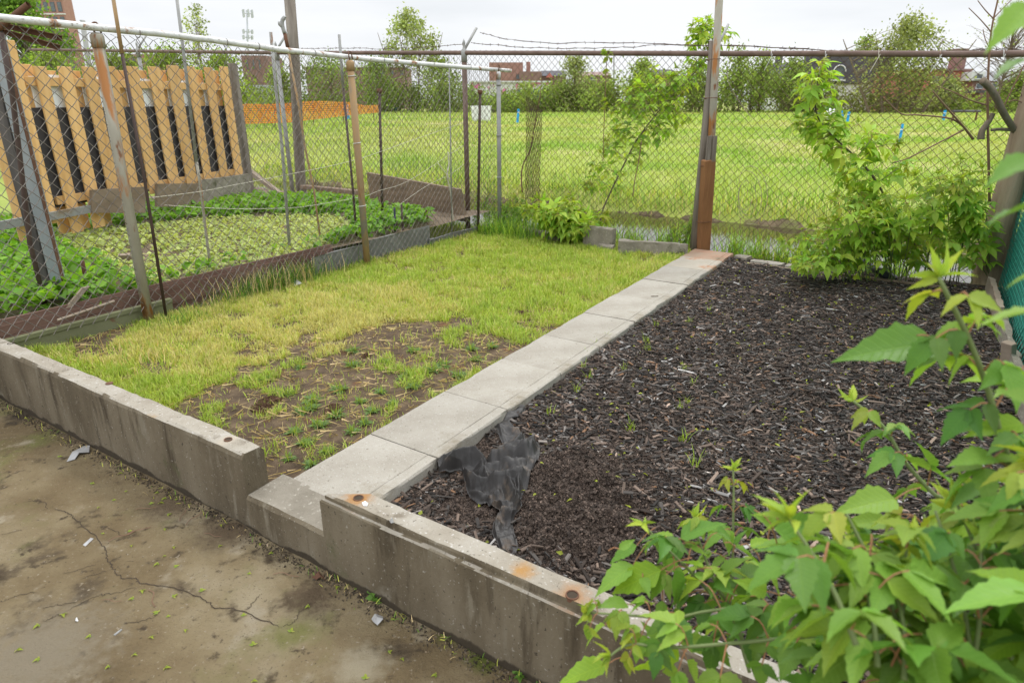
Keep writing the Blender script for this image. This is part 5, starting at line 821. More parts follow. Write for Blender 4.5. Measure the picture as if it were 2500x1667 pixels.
for s_ in [[(1530, 390), (1500, 365), (1480, 345)], [(1555, 345), (1520, 300), (1495, 270)], [(1575, 315), (1540, 270), (1530, 235)], [(1575, 320), (1620, 300), (1650, 270)], [(1600, 285), (1570, 230), (1555, 195)], [(1600, 285), (1640, 250), (1665, 225)], [(1610, 265), (1600, 200), (1590, 165)], [(1640, 240), (1630, 200), (1620, 180)], [(1690, 180), (1700, 150), (1720, 135)], [(1725, 130), (1705, 90), (1690, 62)], [(1725, 130), (1740, 95), (1752, 60)], [(1725, 130), (1700, 112), (1680, 96)], [(1728, 120), (1715, 85), (1702, 52)], [(1730, 110), (1722, 70), (1730, 45)], [(1745, 90), (1765, 80), (1775, 95)], [(1535, 375), (1560, 375), (1565, 355)], [(1560, 335), (1585, 310), (1600, 320)], [(1690, 190), (1660, 185), (1640, 190)], [(1560, 340), (1520, 325), (1500, 320)], [(1600, 285), (1570, 260), (1540, 215)], [(1620, 265), (1600, 220), (1570, 180)], [(1610, 270), (1650, 275), (1680, 290)], [(1640, 240), (1660, 200), (1650, 165)], [(1580, 310), (1620, 320), (1640, 330)], [(1510, 430), (1480, 410), (1440, 400)], [(1495, 460), (1460, 440), (1430, 450)], [(1485, 480), (1500, 450), (1520, 430)], [(1640, 240), (1610, 235), (1585, 240)], [(1590, 300), (1560, 260), (1510, 255)]]: stems.append(([P1(x, y, r_.normal(0, .12) * (k > 0)) for k, (x, y) in enumerate(s_)], .004))
shrub('sapling', 'box elder sapling climbing slantwise up the back fence left of the leaning pole', P(1466, 560, 0), stems, .135, .09, LM, 31, 'sapling', 'bark', .5, .3)
c0 = P(1395, 592, 0) - E1 * .05; r1 = np.random.default_rng(33); stems = []
for k in range(30):
    an = r1.uniform(0, 6.28); ra_ = r1.uniform(.15, .62); h_ = r1.uniform(.25, .68) * (1 - .45 * ra_); v = np.array([np.cos(an) * ra_, np.sin(an) * ra_ * .55, h_]) + [-.05, .0, 0]; stems.append((rel(c0, [[0, 0, 0], v * [.45, .45, .7], v]), .005))
shrub('leafy_shrub', 'low leafy green shrub growing over the concrete block at the end of the lawn', c0, stems, .15, .09, LM, 34, n5=.3, start=.35)
yb2 = P(2290, 690, 0)[1]; P2 = lambda x, y, k=0.: PD(x, y, yb2 + k); stems = [([P2(2292, 690), P2(2229, 594), P2(2196, 546), P2(2142, 448), P2(2098, 393), P2(2017, 316), P2(1990, 260), P2(2000, 180)], .014)]
r1 = np.random.default_rng(35)
for s_ in [[(2017, 316), (1990, 290), (1960, 262)], [(2017, 316), (2030, 280), (2036, 240)], [(2000, 290), (1970, 240), (1952, 215)], [(1992, 265), (1985, 215), (1975, 195)], [(1992, 255), (2020, 215), (2025, 190)], [(2000, 230), (2000, 180), (2008, 160)], [(2030, 330), (2000, 340), (1985, 330)], [(2050, 345), (2070, 320), (2095, 300)], [(2070, 365), (2040, 360), (2020, 372)], [(2090, 385), (2120, 350), (2130, 330)], [(2098, 393), (2140, 360), (2190, 350)], [(2110, 405), (2080, 420), (2050, 425)], [(2142, 448), (2110, 440), (2070, 452)], [(2142, 448), (2180, 420), (2210, 400)], [(2010, 310), (1975, 310), (1950, 300)], [(2020, 320), (2050, 300), (2060, 280)]]: stems.append(([P2(x, y, r1.normal(0, .1) * (k > 0)) for k, (x, y) in enumerate(s_)], .004))
shrub('sapling', 'slanting sapling with a bright leafy top in front of the back fence, far right', P(2292, 690, 0), stems, .135, .095, LM, 36, 'sapling', 'bark', .6, .2)
stems = []
for k in range(40):
    x1 = r1.uniform(1890, 2365); y1 = np.interp(x1, [1940, 2060, 2200, 2330, 2430], [520, 470, 450, 395, 360]) + r1.uniform(0, 1) ** 1.2 * 210 - 8; y1 = min(y1, 655); x0 = np.interp(x1, [1890, 2365], [2030, 2330]) + r1.normal(0, 30); k_ = r1.uniform(-.55, .1); m_ = P2((x0 + x1) / 2 + 20, (690 + y1) / 2 - 40, k_ * .6); stems.append(([P2(x0, 690, k_ * .2), m_, P2(x1, y1, k_)], .005))
shrub('leafy_shrub', 'wide spreading box elder shrub in the far right corner, beside the leaning trunk', P2(2280, 690), stems, .135, .125, LM, 37, n5=.6, start=.45)
stems = []
for k in range(4): x1 = r1.uniform(2320, 2430); y1 = r1.uniform(345, 560); stems.append(([P2(2420, 690, -.15), P2((2420 + x1) / 2, (690 + y1) / 2, -.22), P2(x1, y1, -.3)], .005))
shrub('leafy_shrub', 'tall leafy shoots standing in front of the weathered leaning trunk', P2(2420, 690, -.15), stems, .135, .12, LM, 38, n5=.6, start=.3)
stems = []
for k in range(16): x1 = r1.uniform(1900, 2150); y1 = r1.uniform(560, 650); k_ = r1.uniform(-.3, .1); stems.append(([P2(x1 + r1.uniform(-10, 60), 668, k_), P2(x1 + 15, (668 + y1) / 2, k_), P2(x1, y1, k_ - .05)], .004))
shrub('leafy_shrub', 'low pale weeds sprawling along the foot of the back fence behind the mulch', P2(2020, 668), stems, .085, .07, LM, 45, n5=.6, start=.2)
stems = []
for k in range(12): c = Y(5.8, r1.uniform(1.9, 2.7), 0); h_ = r1.uniform(.3, .62); stems.append((rel(c, [[0, 0, 0], [r1.normal(0, .05), 0, h_ * .6], [r1.normal(0, .12), r1.normal(0, .1), h_]]), .004))
shrub('leafy_shrub', 'thin leafy weeds between the end post and the low shrub', Y(5.8, 2.3), stems, .05, .05, [(.15, .30, .04), (.2, .36, .04)], 39, n5=.9, start=.1)
stems = []
for k in range(10): c = Y(FA + r1.uniform(.2, .6), r1.uniform(.1, .5), -.15); h_ = r1.uniform(.3, .6); stems.append((rel(c, [[0, 0, 0], [r1.normal(0, .05), 0, h_ * .6], [r1.normal(0, .1), r1.normal(0, .1), h_]]), .004))
shrub('leafy_shrub', 'bright weeds behind the fence just left of the leaning pole', Y(FA + .3, .3, -.15), stems, .06, .055, [(.2, .34, .04), (.24, .36, .04)], 40, n5=.9, start=.1)
stems = []
for k in range(18): c = Y(FA + r1.uniform(.15, .8), r1.uniform(2.85, 3.4), -.1); h_ = r1.uniform(.25, .62); stems.append((rel(c, [[0, 0, 0], [r1.normal(0, .05), 0, h_ * .6], [r1.normal(0, .12), r1.normal(0, .1), h_]]), .004))
shrub('leafy_shrub', 'small bright bush behind the end post at the corner of the vegetable bed', Y(FA + .4, 3.1, -.1), stems, .055, .055, [(.2, .34, .04), (.16, .30, .035)], 41, n5=.9, start=.1)
mb = MB(); q = bez([Pa(x, y, FA - .1) for x, y in [(1275, 470), (1273, 430), (1278, 400), (1295, 365), (1303, 320), (1312, 270), (1320, 225), (1322, 180)]], 30); tube(mb, q, np.linspace(.011, .004, 30), 6); q = bez([Pa(x, y, FA - .1) for x, y in [(1545, 480), (1550, 440), (1560, 390), (1566, 345)]], 12); tube(mb, q, .006, 5); tag(mb.build('dry_branch', M['twig']), 'thin bare brown branches standing against the back fence', 'branch')
q = bez([Pa(x, y, FA - .1) for x, y in [(1472, 400), (1474, 330), (1477, 250), (1480, 170), (1484, 130)]], 30); lv = Leaves(); mb = MB(); tube(mb, q, .0045, 5); o = thing('vine', 'slender upright vine with small yellowish leaves on the back fence', 'vine', Pa(1472, 470, FA - .1)); mb.build('stems', M['twig'], o); r1 = np.random.default_rng(43)
for k in range(46): lv.add(q[r1.choice([3, 4, 13, 14, 15, 21, 22, 25, 26, 28, 29])] + r1.normal(0, .02, 3), rdir(1, r1)[0], EZ + r1.normal(0, .5, 3), np.full(3, r1.uniform(.05, .1)), np.array(LY[r1.integers(2)]) * .8)
lv.build(LEAFM, 'leaves', M['leafm'], o)
mb = MB(); r1 = np.random.default_rng(47)
for k in range(14):
    c = Y(FA + r1.uniform(1.3, 3.1), r1.uniform(-3.6, -.6), -.34); d = unit([r1.normal(1, .4), r1.normal(.1, .4), 0]); L_ = r1.uniform(.4, 1.1); tube(mb, bez([c, c + d * L_ * .5 + EZ * r1.uniform(.03, .16), c + d * L_ + EZ * .01], 8), .007, 5)
tag(mb.build('dead_branches', M['paleboard']), 'pale dead branches lying in the ditch water', 'branches', kind='stuff')
# ================================================================ THE FAR SIDE OF THE FIELD
def crown(mb, tips, sig, n, sz, cols, r1):
    i = r1.integers(0, len(tips), n); p = np.asarray(tips)[i] + r1.normal(0, 1, (n, 3)) * sig; tone = r1.uniform(.6, 1.35, len(tips))[i][:, None]; c = np.asarray(cols)[r1.integers(0, len(cols), n)] * tone * r1.uniform(.75, 1.25, (n, 1)); inst(mb, LEAFS, p, frames(rdir(n, r1), rdir(n, r1)), np.stack([sz * r1.uniform(.6, 1.3, n)] * 3, 1), c)
def tree(label, px, ybase, d, ytop, wpx_, cols, seed, name='tree', ntip=60, leaves=3500, sz=.32, sig=.5, low=.25, trunk=.16, shape=1., zb=None, cat='tree', multi=1):
    r1 = np.random.default_rng(seed); base = PD(px, ybase, d); top = PD(px, ytop, d)
    if zb is not None: base[2] = zb
    H_ = top[2] - base[2]; W_ = wpx_ * d / F / 2 * 1.0; o = thing(name, label, cat, base)
    tips = []
    for k in range(ntip):
        f = low + (1 - low) * r1.random() ** .8; rr = W_ * (np.sin(np.pi * np.clip((f - low) / (1 - low) * .85 + .13, 0, 1)) ** .7) * np.sqrt(r1.random()) * shape; an = r1.uniform(0, 6.28); tips.append(base + [np.cos(an) * rr, np.sin(an) * rr, f * H_ * (1 if f < .9 else r1.uniform(.93, 1.03))])
    mb = MB(); stems = [base + [W_ * .3 * (k - (multi - 1) / 2), 0, 0] for k in range(multi)]; lean = [np.array([W_ * .5 * (k - (multi - 1) / 2), 0, H_ * .8]) for k in range(multi)]
    for s0, l_ in zip(stems, lean): tube(mb, bez([s0 - EZ * .2, s0 + l_ * .5, s0 + l_], 8), np.linspace(trunk, trunk * .25, 8), 6)
    for t_ in tips:
        k = r1.integers(multi); f = np.clip((t_[2] - base[2]) / H_ * r1.uniform(.45, .8), .05, .95) / .8; f = min(f, 1); a_ = stems[k] + lean[k] * f; tube(mb, [a_, a_ * .45 + t_ * .55 + EZ * H_ * .02, t_], [trunk * .28, trunk * .16, trunk * .06], 4, False)
    mb.build('trunk', M['bark'], o); mb = MB(); crown(mb, tips, sig, leaves, sz, cols, r1); mb.build('crown', M['leaffar'], o); return o
FG = [(.28, .38, .08), (.34, .43, .095), (.22, .31, .07)]; FP = [(.34, .41, .14), (.40, .45, .18), (.30, .37, .12)]; FD = [(.20, .29, .065), (.25, .34, .075)]
D = 108.
tree('slim sparse tree rising high above the rail, left of the twisted bars', 1010, 262, D, 32, 120, FP, 1, ntip=70, leaves=2600, sz=.42, sig=.55, low=.35, multi=4, trunk=.14)
tree('very thin pale tree against the sky, between two thin stakes', 507, 262, D, 4, 62, FP, 2, ntip=40, leaves=700, sz=.4, sig=.4, low=.35, trunk=.12)
tree('large round willow like tree in front of the dark mansard house', 2185, 283, 96, 48, 185, [(.30, .35, .11), (.36, .40, .14), (.24, .29, .09)], 3, ntip=120, leaves=6500, sz=.36, sig=.7, low=.08, multi=5, trunk=.2)
tree('small rounded tree crown showing over the rail beside the willow', 2088, 265, 130, 97, 60, FG, 4, ntip=40, leaves=2500, sz=.4, sig=.6, low=.3)
tree('big dense tree in the upper left corner of the view', 95, 270, 62, -30, 190, [(.19, .34, .045), (.24, .39, .055), (.14, .26, .035)], 5, ntip=110, leaves=9000, sz=.3, sig=.5, low=.1, trunk=.25)
tree('bare grey tree with hardly any leaves at the upper right edge', 2430, 265, 100, -20, 230, FP, 6, ntip=130, leaves=420, sz=.3, sig=.5, low=.3, trunk=.16)
for k, (x, yt, w_, c, lab) in enumerate([(1400, 140, 60, FP, 'slim tree over the hedge, left of the vine'), (1565, 150, 75, FG, 'medium tree over the hedge behind the climbing sapling'), (1690, 150, 60, FG, 'tree over the hedge right behind the sapling top'), (1790, 128, 70, FG, 'upright tree just right of the leaning pole, by the dark roofs'), (1850, 136, 70, FG, 'second tree right of the leaning pole, by the dark roofs'), (1925, 145, 80, FG, 'broad tree below the rail in front of the dark roofs'), (815, 140, 170, FD, 'wide dense tree behind the orange net, right of the square post'), (690, 175, 60, FG, 'low tree behind the square grey post'), (925, 150, 90, FD, 'dense tree behind the tan fence post'), (1080, 150, 90, FG, 'tree behind the finial post, before the brick works'), (2470, 190, 60, FG, 'little tree before the row houses'), (2300, 200, 70, FP, 'thin tree before the red wall')]):
    tree(lab, x, 268, D - 4 - (k % 3), yt, w_, c, 50 + k, ntip=55, leaves=2400, sz=.36, sig=.65, low=.05, trunk=.12)
for k, (x, yt, w_, lab) in enumerate([(150, 128, 120, 'shrubby tree showing over the left end of the cedar fence'), (300, 132, 150, 'shrubby tree showing over the middle of the cedar fence'), (430, 128, 150, 'shrubby tree showing over the right part of the cedar fence'), (560, 140, 110, 'shrubby tree behind the end post of the cedar fence')]): tree(lab, x, 270, 48, yt, w_, [(.28, .40, .06), (.34, .45, .07), (.22, .33, .05)], 80 + k, ntip=60, leaves=3600, sz=.2, sig=.35, low=.05, trunk=.08)
mb = MB(); r1 = np.random.default_rng(90); mtr = MB()
def hedge(x0, x1, yt, d, n, cols, lv_):
    for k in range(n):
        x = x0 + (x1 - x0) * (k + .5) / n + r1.uniform(-8, 8); y = np.interp(x, *yt) + r1.uniform(-12, 14); b = PD(x, 272, d + r1.uniform(-4, 4)); b[2] = .0; t = PD(x, y, b[1]); H_ = t[2]; W_ = (x1 - x0) / n * d / F * .85
        tips = [b + [r1.normal(0, W_ * .55), r1.normal(0, 1.2), H_ * r1.uniform(.08, .97)] for _ in range(16)]; crown(mb, tips, .6, lv_, .38, cols, r1)
        for t_ in tips[:7]: tube(mtr, [b + [r1.normal(0, .3), 0, 0], (b + t_) / 2 + [0, 0, .3], t_], [.07, .05, .02], 4, False)
hedge(600, 960, ([600, 960], [232, 222]), D, 9, FD, 600); hedge(930, 1260, ([930, 1260], [205, 225]), D - 3, 10, FD + FG[:1], 800); hedge(1230, 1500, ([1230, 1350, 1500], [232, 214, 196]), D - 2, 10, FG, 1000); hedge(1480, 2010, ([1480, 1700, 2010], [190, 184, 190]), D - 2, 16, FG, 650); hedge(1900, 2290, ([1900, 2290], [215, 232]), D - 6, 12, [(.22, .24, .09), (.26, .30, .09)], 420); hedge(2250, 2560, ([2250, 2560], [250, 258]), D - 3, 12, FG, 420); hedge(-200, 620, ([-200, 620], [235, 235]), 52, 14, FG, 500)
tag(mb.build('hedge_thicket', M['leaffar'], org=(0, 0, 0)), 'long tangled hedge of bushes along the far edge of the field', 'hedge', kind='stuff'); tag(mtr.build('hedge_branches', M['bark'], org=(0, 0, 0)), 'bare twiggy branches inside the far hedge', 'hedge', kind='stuff')
mb = MB(); c0, c1 = PD(1650, 279, 101), PD(2350, 285, 97); box(mb, (c0 + c1) / 2, np.linalg.norm(c1 - c0), .3, .25, unit(c1 - c0), unit(np.cross(EZ, c1 - c0)), EZ); tag(mb.build('far_curb', M['curb'], smooth=False), 'low grey curb at the foot of the far hedge', 'curb')
# buildings
M['brickfar'] = mat('brick', [(.30, .165, .135), (.36, .21, .175)], 1.2, 6, .9); M['brickdark'] = mat('dark_brick', [(.21, .13, .115), (.26, .17, .15)], 1.2, 6, .9); M['redwall'] = mat('red_painted_wall', [(.44, .14, .115), (.50, .185, .15)], .7, 6, .85); M['slate'] = mat('slate_roof', [(.075, .07, .078), (.11, .105, .115)], 1.2, 6, .85); M['glass'] = mat('window_glass', [(.10, .12, .14), (.16, .18, .2)], 1, 3, .15); M['whitew'] = mat('white_wall', [(.62, .62, .62), (.72, .72, .71)], 1, 5, .8, patches=[((.70, .22, .42), .55, .55, .6, V1), ((.25, .3, .5), .9, .66, .7, V1)]); M['whiteplain'] = mat('white_trim', [(.6, .6, .6), (.68, .68, .68)], 2, 4, .7); M['bluec'] = mat('blue_container', [(.10, .15, .24), (.15, .2, .3)], 1.2, 5, .7); M['hoard'] = mat('grey_white_hoarding', [(.42, .44, .47), (.52, .54, .56)], .8, 6, .8)
def bld(name, label, x0, x1, yt, d, m_, depth=12., zb=-.3, cat='building'):
    a_, b_ = PD(x0, max(yt, 120), d), PD(x1, max(yt, 120), d); a_[2] = b_[2] = PD(x0, yt, d)[2]; o = thing(name, label, cat, ((a_[0] + b_[0]) / 2, d, zb)); mb = MB(); box(mb, ((a_[0] + b_[0]) / 2, d + depth / 2, (a_[2] + zb) / 2), b_[0] - a_[0], depth, a_[2] - zb); mb.build('wall', m_, o); return o
def win(o, x0, x1, y0, y1, d, fm='whiteplain', name='window'):
    a_, b_ = PD(x0, y0, d - .06), PD(x1, y1, d - .06); w_, h_ = b_[0] - a_[0], a_[2] - b_[2]; c = np.array([(a_[0] + b_[0]) / 2, d - .04, (a_[2] + b_[2]) / 2]); mb = MB()
    for sx in (-1, 1): box(mb, c + [sx * w_ / 2, 0, 0], .12, .12, h_ + .12); box(mb, c + [0, 0, sx * h_ / 2], w_ - .12, .12, .12)
    f = mb.build(name, M[fm], o); mb = MB(); box(mb, c + [0, .01, 0], w_ - .1, .06, h_ - .1); mb.build('pane', M['glass'], f)
def winw(o, xa, xb, za, zb_, d):
    mb = MB(); box(mb, [(xa + xb) / 2, d, (za + zb_) / 2], xb - xa, .16, zb_ - za); f = mb.build('window', M['slate'], o); mb = MB(); box(mb, [(xa + xb) / 2, d - .06, (za + zb_) / 2], xb - xa - .3, .12, zb_ - za - .3); mb.build('pane', M['glass'], f)
hr = bld('apartment_tower', 'tall brick tower block with strips of windows, behind the trees at the upper left', 60, 178, -190, 240, M['brickfar'], 5)
for k in range(7):
    for j in range(9):
        za = 12 + j * 4.4; xa = PD(64 + k * 16.5, 120, 240)[0]; xb = PD(74.5 + k * 16.5, 120, 240)[0]; winw(hr, xa, xb, za, za + 2.9, 240)
for j in range(9): mb = MB(); a_, b_ = PD(60, 120, 239.9), PD(178, 120, 239.9); box(mb, [(a_[0] + b_[0]) / 2, 239.9, 11.3 + j * 4.4], b_[0] - a_[0], .3, .35); mb.build('floor_band', M['whiteplain'], hr)
bw = bld('brick_works', 'flat roofed brick works behind the hedge with a window and chimney', 1194, 1277, 153, 150, M['brickfar']); win(bw, 1260, 1272, 182, 194, 150, 'brickdark'); mb = MB(); a_, b_ = PD(1285, 152, 151), PD(1295, 152, 151); box(mb, ((a_ + b_) / 2) * [1, 1, .5], b_[0] - a_[0], 1.2, a_[2]); mb.build('chimney', M['brickfar'], bw); mb = MB(); a_, b_ = PD(1268, 177, 149), PD(1320, 177, 149); box(mb, ((a_ + b_) / 2) * [1, 1, .5], b_[0] - a_[0], 8, a_[2]); mb.build('annex', M['brickdark'], bw)
bw = bld('brick_building', 'long low brick building behind the dense trees, left of the brick works', 745, 985, 164, 160, M['brickdark']); mb = MB(); a_, b_ = PD(745, 163, 159.8), PD(985, 163, 159.8); box(mb, (a_ + b_) / 2, b_[0] - a_[0] + .6, .5, .4); mb.build('roof_edge', M['whiteplain'], bw)
for x in range(760, 980, 24): win(bw, x, x + 10, 172, 184, 160, 'brickdark')
bw = bld('brick_building', 'dark brick factory behind the end of the cedar fence', 588, 648, 136, 170, M['brickdark'])
for x in (600, 615, 630): win(bw, x, x + 8, 146, 170, 170, 'brickdark')
bw = bld('brick_building', 'low brownish brick building seen over the cedar fence pickets', 300, 362, 133, 150, M['brickfar']); 
for x in (306, 322, 338): win(bw, x, x + 9, 141, 152, 150, 'brickdark')
bw = bld('hoarding', 'long grey white hoarding behind the orange net, beside the cedar fence', 560, 680, 208, 112, M['hoard'], .4, cat='hoarding')
for x in range(560, 690, 20): mb = MB(); p = PD(x, 240, 111.6); box(mb, [p[0], p[1], 1.9], .15, .2, 4.0); mb.build('post', M['greypost'], bw)
gw = bld('painted_wall', 'white wall with pink graffiti behind the hedge, below the brick works', 1148, 1345, 201, 125, M['whitew'], .5, cat='wall'); mb = MB(); a_, b_ = PD(1148, 200, 125), PD(1345, 200, 125); box(mb, (a_ + b_) / 2, b_[0] - a_[0] + .3, .8, .25); mb.build('coping', M['whiteplain'], gw)
bc = bld('shipping_container', 'dark blue container behind the hedge, below the pink graffiti', 1262, 1372, 219, 114, M['bluec'], 2.4, cat='container')
for x in range(1264, 1372, 5): mb = MB(); p = PD(x, 230, 113.95); box(mb, [p[0], p[1], 1.9], .14, .1, 3.4); mb.build('rib', M['bluec'], bc)
def gable(name, label, x0, x1, ye, yr, d, mw, mr_, depth=9., zb=-.3):
    o = bld(name, label, x0, x1, ye, d, mw, depth, zb); a_, b_ = PD(x0 - 2, ye, d), PD(x1 + 2, ye, d); r_z = PD(x0, yr, d)[2]; mb = MB(); y0, y1, ym = d - .4, d + depth + .4, d + depth / 2; V = [[a_[0], y0, a_[2]], [b_[0], y0, a_[2]], [b_[0], y1, a_[2]], [a_[0], y1, a_[2]], [a_[0] + .2, ym, r_z], [b_[0] - .2, ym, r_z]]; mb.add(V, [np.array([[0, 1, 5, 4], [2, 3, 4, 5]]), np.array([[0, 4, 3], [1, 2, 5]]), np.array([[0, 3, 2, 1]])]); mb.build('roof', mr_, o); return o
g_ = gable('house', 'grey roofed house with a red gable front beside the brick works', 1322, 1382, 186, 171, 150, M['brickdark'], M['slate']); mb = MB(); a_ = PD(1332, 190, 149.4); b_ = PD(1352, 190, 149.4); t_ = PD(1342, 178, 149.4); mb.add([a_, b_, t_, a_ + [0, .5, 0], b_ + [0, .5, 0], t_ + [0, .5, 0]], [np.array([[0, 1, 2], [5, 4, 3]]), np.array([[0, 3, 4, 1], [1, 4, 5, 2], [2, 5, 3, 0]])]); mb.build('gable', M['redwall'], g_)
g_ = gable('house', 'brown roofed house just over the hedge, behind the slender vine', 1410, 1492, 185, 174, 150, M['brickdark'], mat('brown_roof', [(.22, .15, .13), (.28, .2, .17)], 2)); win(g_, 1440, 1452, 188, 196, 150)
g_ = gable('house', 'small dark roofed house behind the climbing sapling', 1570, 1652, 183, 168, 150, M['brickfar'], M['slate']); win(g_, 1600, 1610, 188, 198, 150)
mh = gable('mansard_house', 'long dark mansard roofed house behind the willow, with an arched window', 1895, 2185, 205, 150, 128, M['whiteplain'], M['slate'], 14)
for x in (1915, 2040): win(mh, x, x + 18, 168, 192, 128 - .0)
mb = MB(); a_, b_ = PD(1990, 151, 127.4), PD(2185, 151, 127.4); box(mb, [(a_[0] + b_[0]) / 2, 130, (a_[2] + 3.2) / 2 + 1.6], b_[0] - a_[0], 5, a_[2] - 3.2); mb.build('dormer_storey', M['slate'], mh)
c = PD(2049, 176, 127.2); an = np.linspace(0, np.pi, 14); rr = 1.0; V = np.concatenate([np.stack([c[0] + np.cos(an) * rr, np.full(14, 127.3), c[2] + np.sin(an) * rr], 1), [[c[0] - rr, 127.3, c[2] - 1.4], [c[0] + rr, 127.3, c[2] - 1.4]]]); mb = MB(); mb.add(np.concatenate([V, V + [0, .3, 0]]), [np.arange(16)[None], np.stack([np.arange(16), (np.arange(16) + 1) % 16, (np.arange(16) + 1) % 16 + 16, np.arange(16) + 16], 1)]); mb.build('arched_window', M['glass'], mh)
mb = MB(); tube(mb, np.stack([c[0] + np.cos(an) * rr * 1.1, np.full(14, 127.1), c[2] + np.sin(an) * rr * 1.1], 1), .12, 6); box(mb, [c[0], 127.1, c[2] - 1.4], 2.6, .3, .3); mb.build('window_surround', M['whiteplain'], mh)
mb = MB(); p = PD(1901, 150, 133); box(mb, [p[0], p[1], p[2] + .3], 1., 1., 1.8); mb.build('chimney', M['slate'], mh)
rb_ = bld('red_building', 'large red painted building with a tall brick chimney, right of the willow', 2210, 2373, 172, 118, M['redwall'], 16); mb = MB(); a_, b_ = PD(2331, 120, 121), PD(2357, 120, 121); box(mb, [(a_[0] + b_[0]) / 2, 121, a_[2] / 2], b_[0] - a_[0], 1.8, a_[2]); mb.build('chimney', M['brickdark'], rb_); win(rb_, 2278, 2300, 186, 204, 118, 'brickdark'); mb = MB(); a_, b_ = PD(2209, 171, 117.8), PD(2374, 171, 117.8); box(mb, (a_ + b_) / 2, b_[0] - a_[0], .5, .3); mb.build('roof_edge', M['brickdark'], rb_)
mb = MB(); a_, b_ = PD(2212, 228, 117.5), PD(2330, 228, 117.5); box(mb, [(a_[0] + b_[0]) / 2, 117.6, 1.], b_[0] - a_[0], .6, 3.); mb.build('base_wall', M['brickfar'], rb_)
rh = gable('row_house', 'brick row houses with dormers, porch roofs and bay windows at the right edge', 2375, 2540, 199, 172, 116, M['brickfar'], mat('grey_shingles', [(.22, .22, .23), (.3, .3, .31)], 2))
for x in (2385, 2418, 2470, 2505): win(rh, x, x + 14, 204, 217, 116)
for x in (2378, 2472): mb = MB(); a_, b_ = PD(x, 175, 115), PD(x + 26, 197, 115); box(mb, [(a_[0] + b_[0]) / 2, 117, (a_[2] + b_[2]) / 2], b_[0] - a_[0], 3.4, a_[2] - b_[2]); o_ = mb.build('dormer', M['whiteplain'], rh); win(rh, x + 6, x + 20, 181, 193, 115.2)
for x in (2378, 2440, 2495): mb = MB(); a_, b_ = PD(x, 224, 113.4), PD(x + 42, 224, 113.4); box(mb, (a_ + b_) / 2 + [0, 1.2, 0], b_[0] - a_[0], 2.6, .4); mb.build('porch_roof', M['slate'], rh)
tw_ = thing('radio_mast', 'slim grey telecom mast with antenna panels against the sky', 'mast', PD(607, 262, 230)); a_ = PD(607, 262, 230); b_ = PD(603, 30, 230); mb = MB(); tube(mb, [a_, b_], [.45, .25], 8); mb.build('pole', M['hoard'], tw_)
for y in (34, 78, 92):
    c = PD(605, y, 230); mb = MB(); 
    for k in range(6): an = k * 1.047; box(mb, c + [np.cos(an) * 1.5, np.sin(an) * 1.5, 0], .45, .3, 2.2 if y < 50 else 1.2); tube(mb, [c, c + [np.cos(an) * 1.5, np.sin(an) * 1.5, 0]], .08, 4)
    mb.build('antenna_panels', M['hoard'], tw_)
for x, yt, lab in [(1499, 132, 'plain utility pole far behind the hedge'), (2437, 168, 'thin lamp pole before the row houses')]: mb = MB(); a_ = PD(x, 262, 112); tube(mb, [a_ * [1, 1, 0], PD(x, yt, 112)], .13, 6); tag(mb.build('utility_pole', M['greypost']), lab, 'pole')
mb = MB(); a_ = PD(206, 150, 90); tube(mb, [a_ - EZ * 8, PD(201, 50, 90)], .3, 8); tag(mb.build('utility_pole', M['greypost']), 'grey pole just right of the brick tower', 'pole')
# things standing in the field
sn = thing('snow_fence', 'sagging orange plastic net fence strung across the field at the left', 'fence', PD(760, 270, 48)); xs = np.linspace(560, 925, 70); tp = np.interp(xs, [560, 640, 700, 740, 790, 860, 890, 925], [252, 254, 252, 247, 246, 250, 258, 256]); bt = np.interp(xs, [560, 700, 800, 870, 925], [304, 300, 288, 280, 275]); dd = np.interp(xs, [560, 925], [38, 56])
A_ = np.stack([PD(x, y, d) for x, y, d in zip(xs, tp, dd)]); B_ = np.stack([PD(x, y, d) for x, y, d in zip(xs, bt, dd)]); B_[:, 2] = np.maximum(B_[:, 2], .02); mb = MB(); w1 = fbm(xs * .08, xs * 0, 4) - .5
for j in range(9):
    t0, t1 = j / 9, (j + .62) / 9; t2 = (j + 1) / 9; P0 = B_ * (1 - t0) + A_ * t0; P1_ = B_ * (1 - t1) + A_ * t1; P0 = P0 + np.array([0, .5, 0]) * w1[:, None]; P1_ = P1_ + np.array([0, .5, 0]) * w1[:, None]; V = np.stack([P0, P1_], 1).reshape(-1, 3); i = np.arange(69) * 2; mb.add(V, [np.stack([i, i + 1, i + 3, i + 2], 1)])
for k in range(0, 70): 
    v = B_[k] + np.array([0, .5, 0]) * w1[k]; u = A_[k] + np.array([0, .5, 0]) * w1[k]; tube(mb, [v, u], .03, 3, False)
mb.build('net', M['orange'], sn)
for k in (2, 20, 38, 52, 66): mb = MB(); tube(mb, [B_[k] * [1, 1, 0] + [0, .3, -.1], A_[k] + [0, .3, .12]], .03, 5); mb.build('stake', M['rust'], sn)
def stake(label, x0, y0, x1, y1):
    b = P(x1, y1 + 3, .05); t = PD(x0, y0, b[1]); mb = MB(); d = unit(t - b); L_ = np.linalg.norm(t - b); w_ = 5.2 * b[1] / F; u = unit(np.cross(d, [0, 1., 0])); c = (b + t) / 2; mb2 = MB(); o = thing('marker_stake', label, 'stake', b, 'blue marker stakes in the field'); box(mb, c + d * L_ * .02, w_, w_ * .4, L_, u, np.cross(d, u), d); mb.build('stake', M['blue'], o); box(mb2, t - d * L_ * .22, w_ * 1.15, w_ * .5, L_ * .05, u, np.cross(d, u), d); mb2.build('ribbon', M['whitebin'], o)
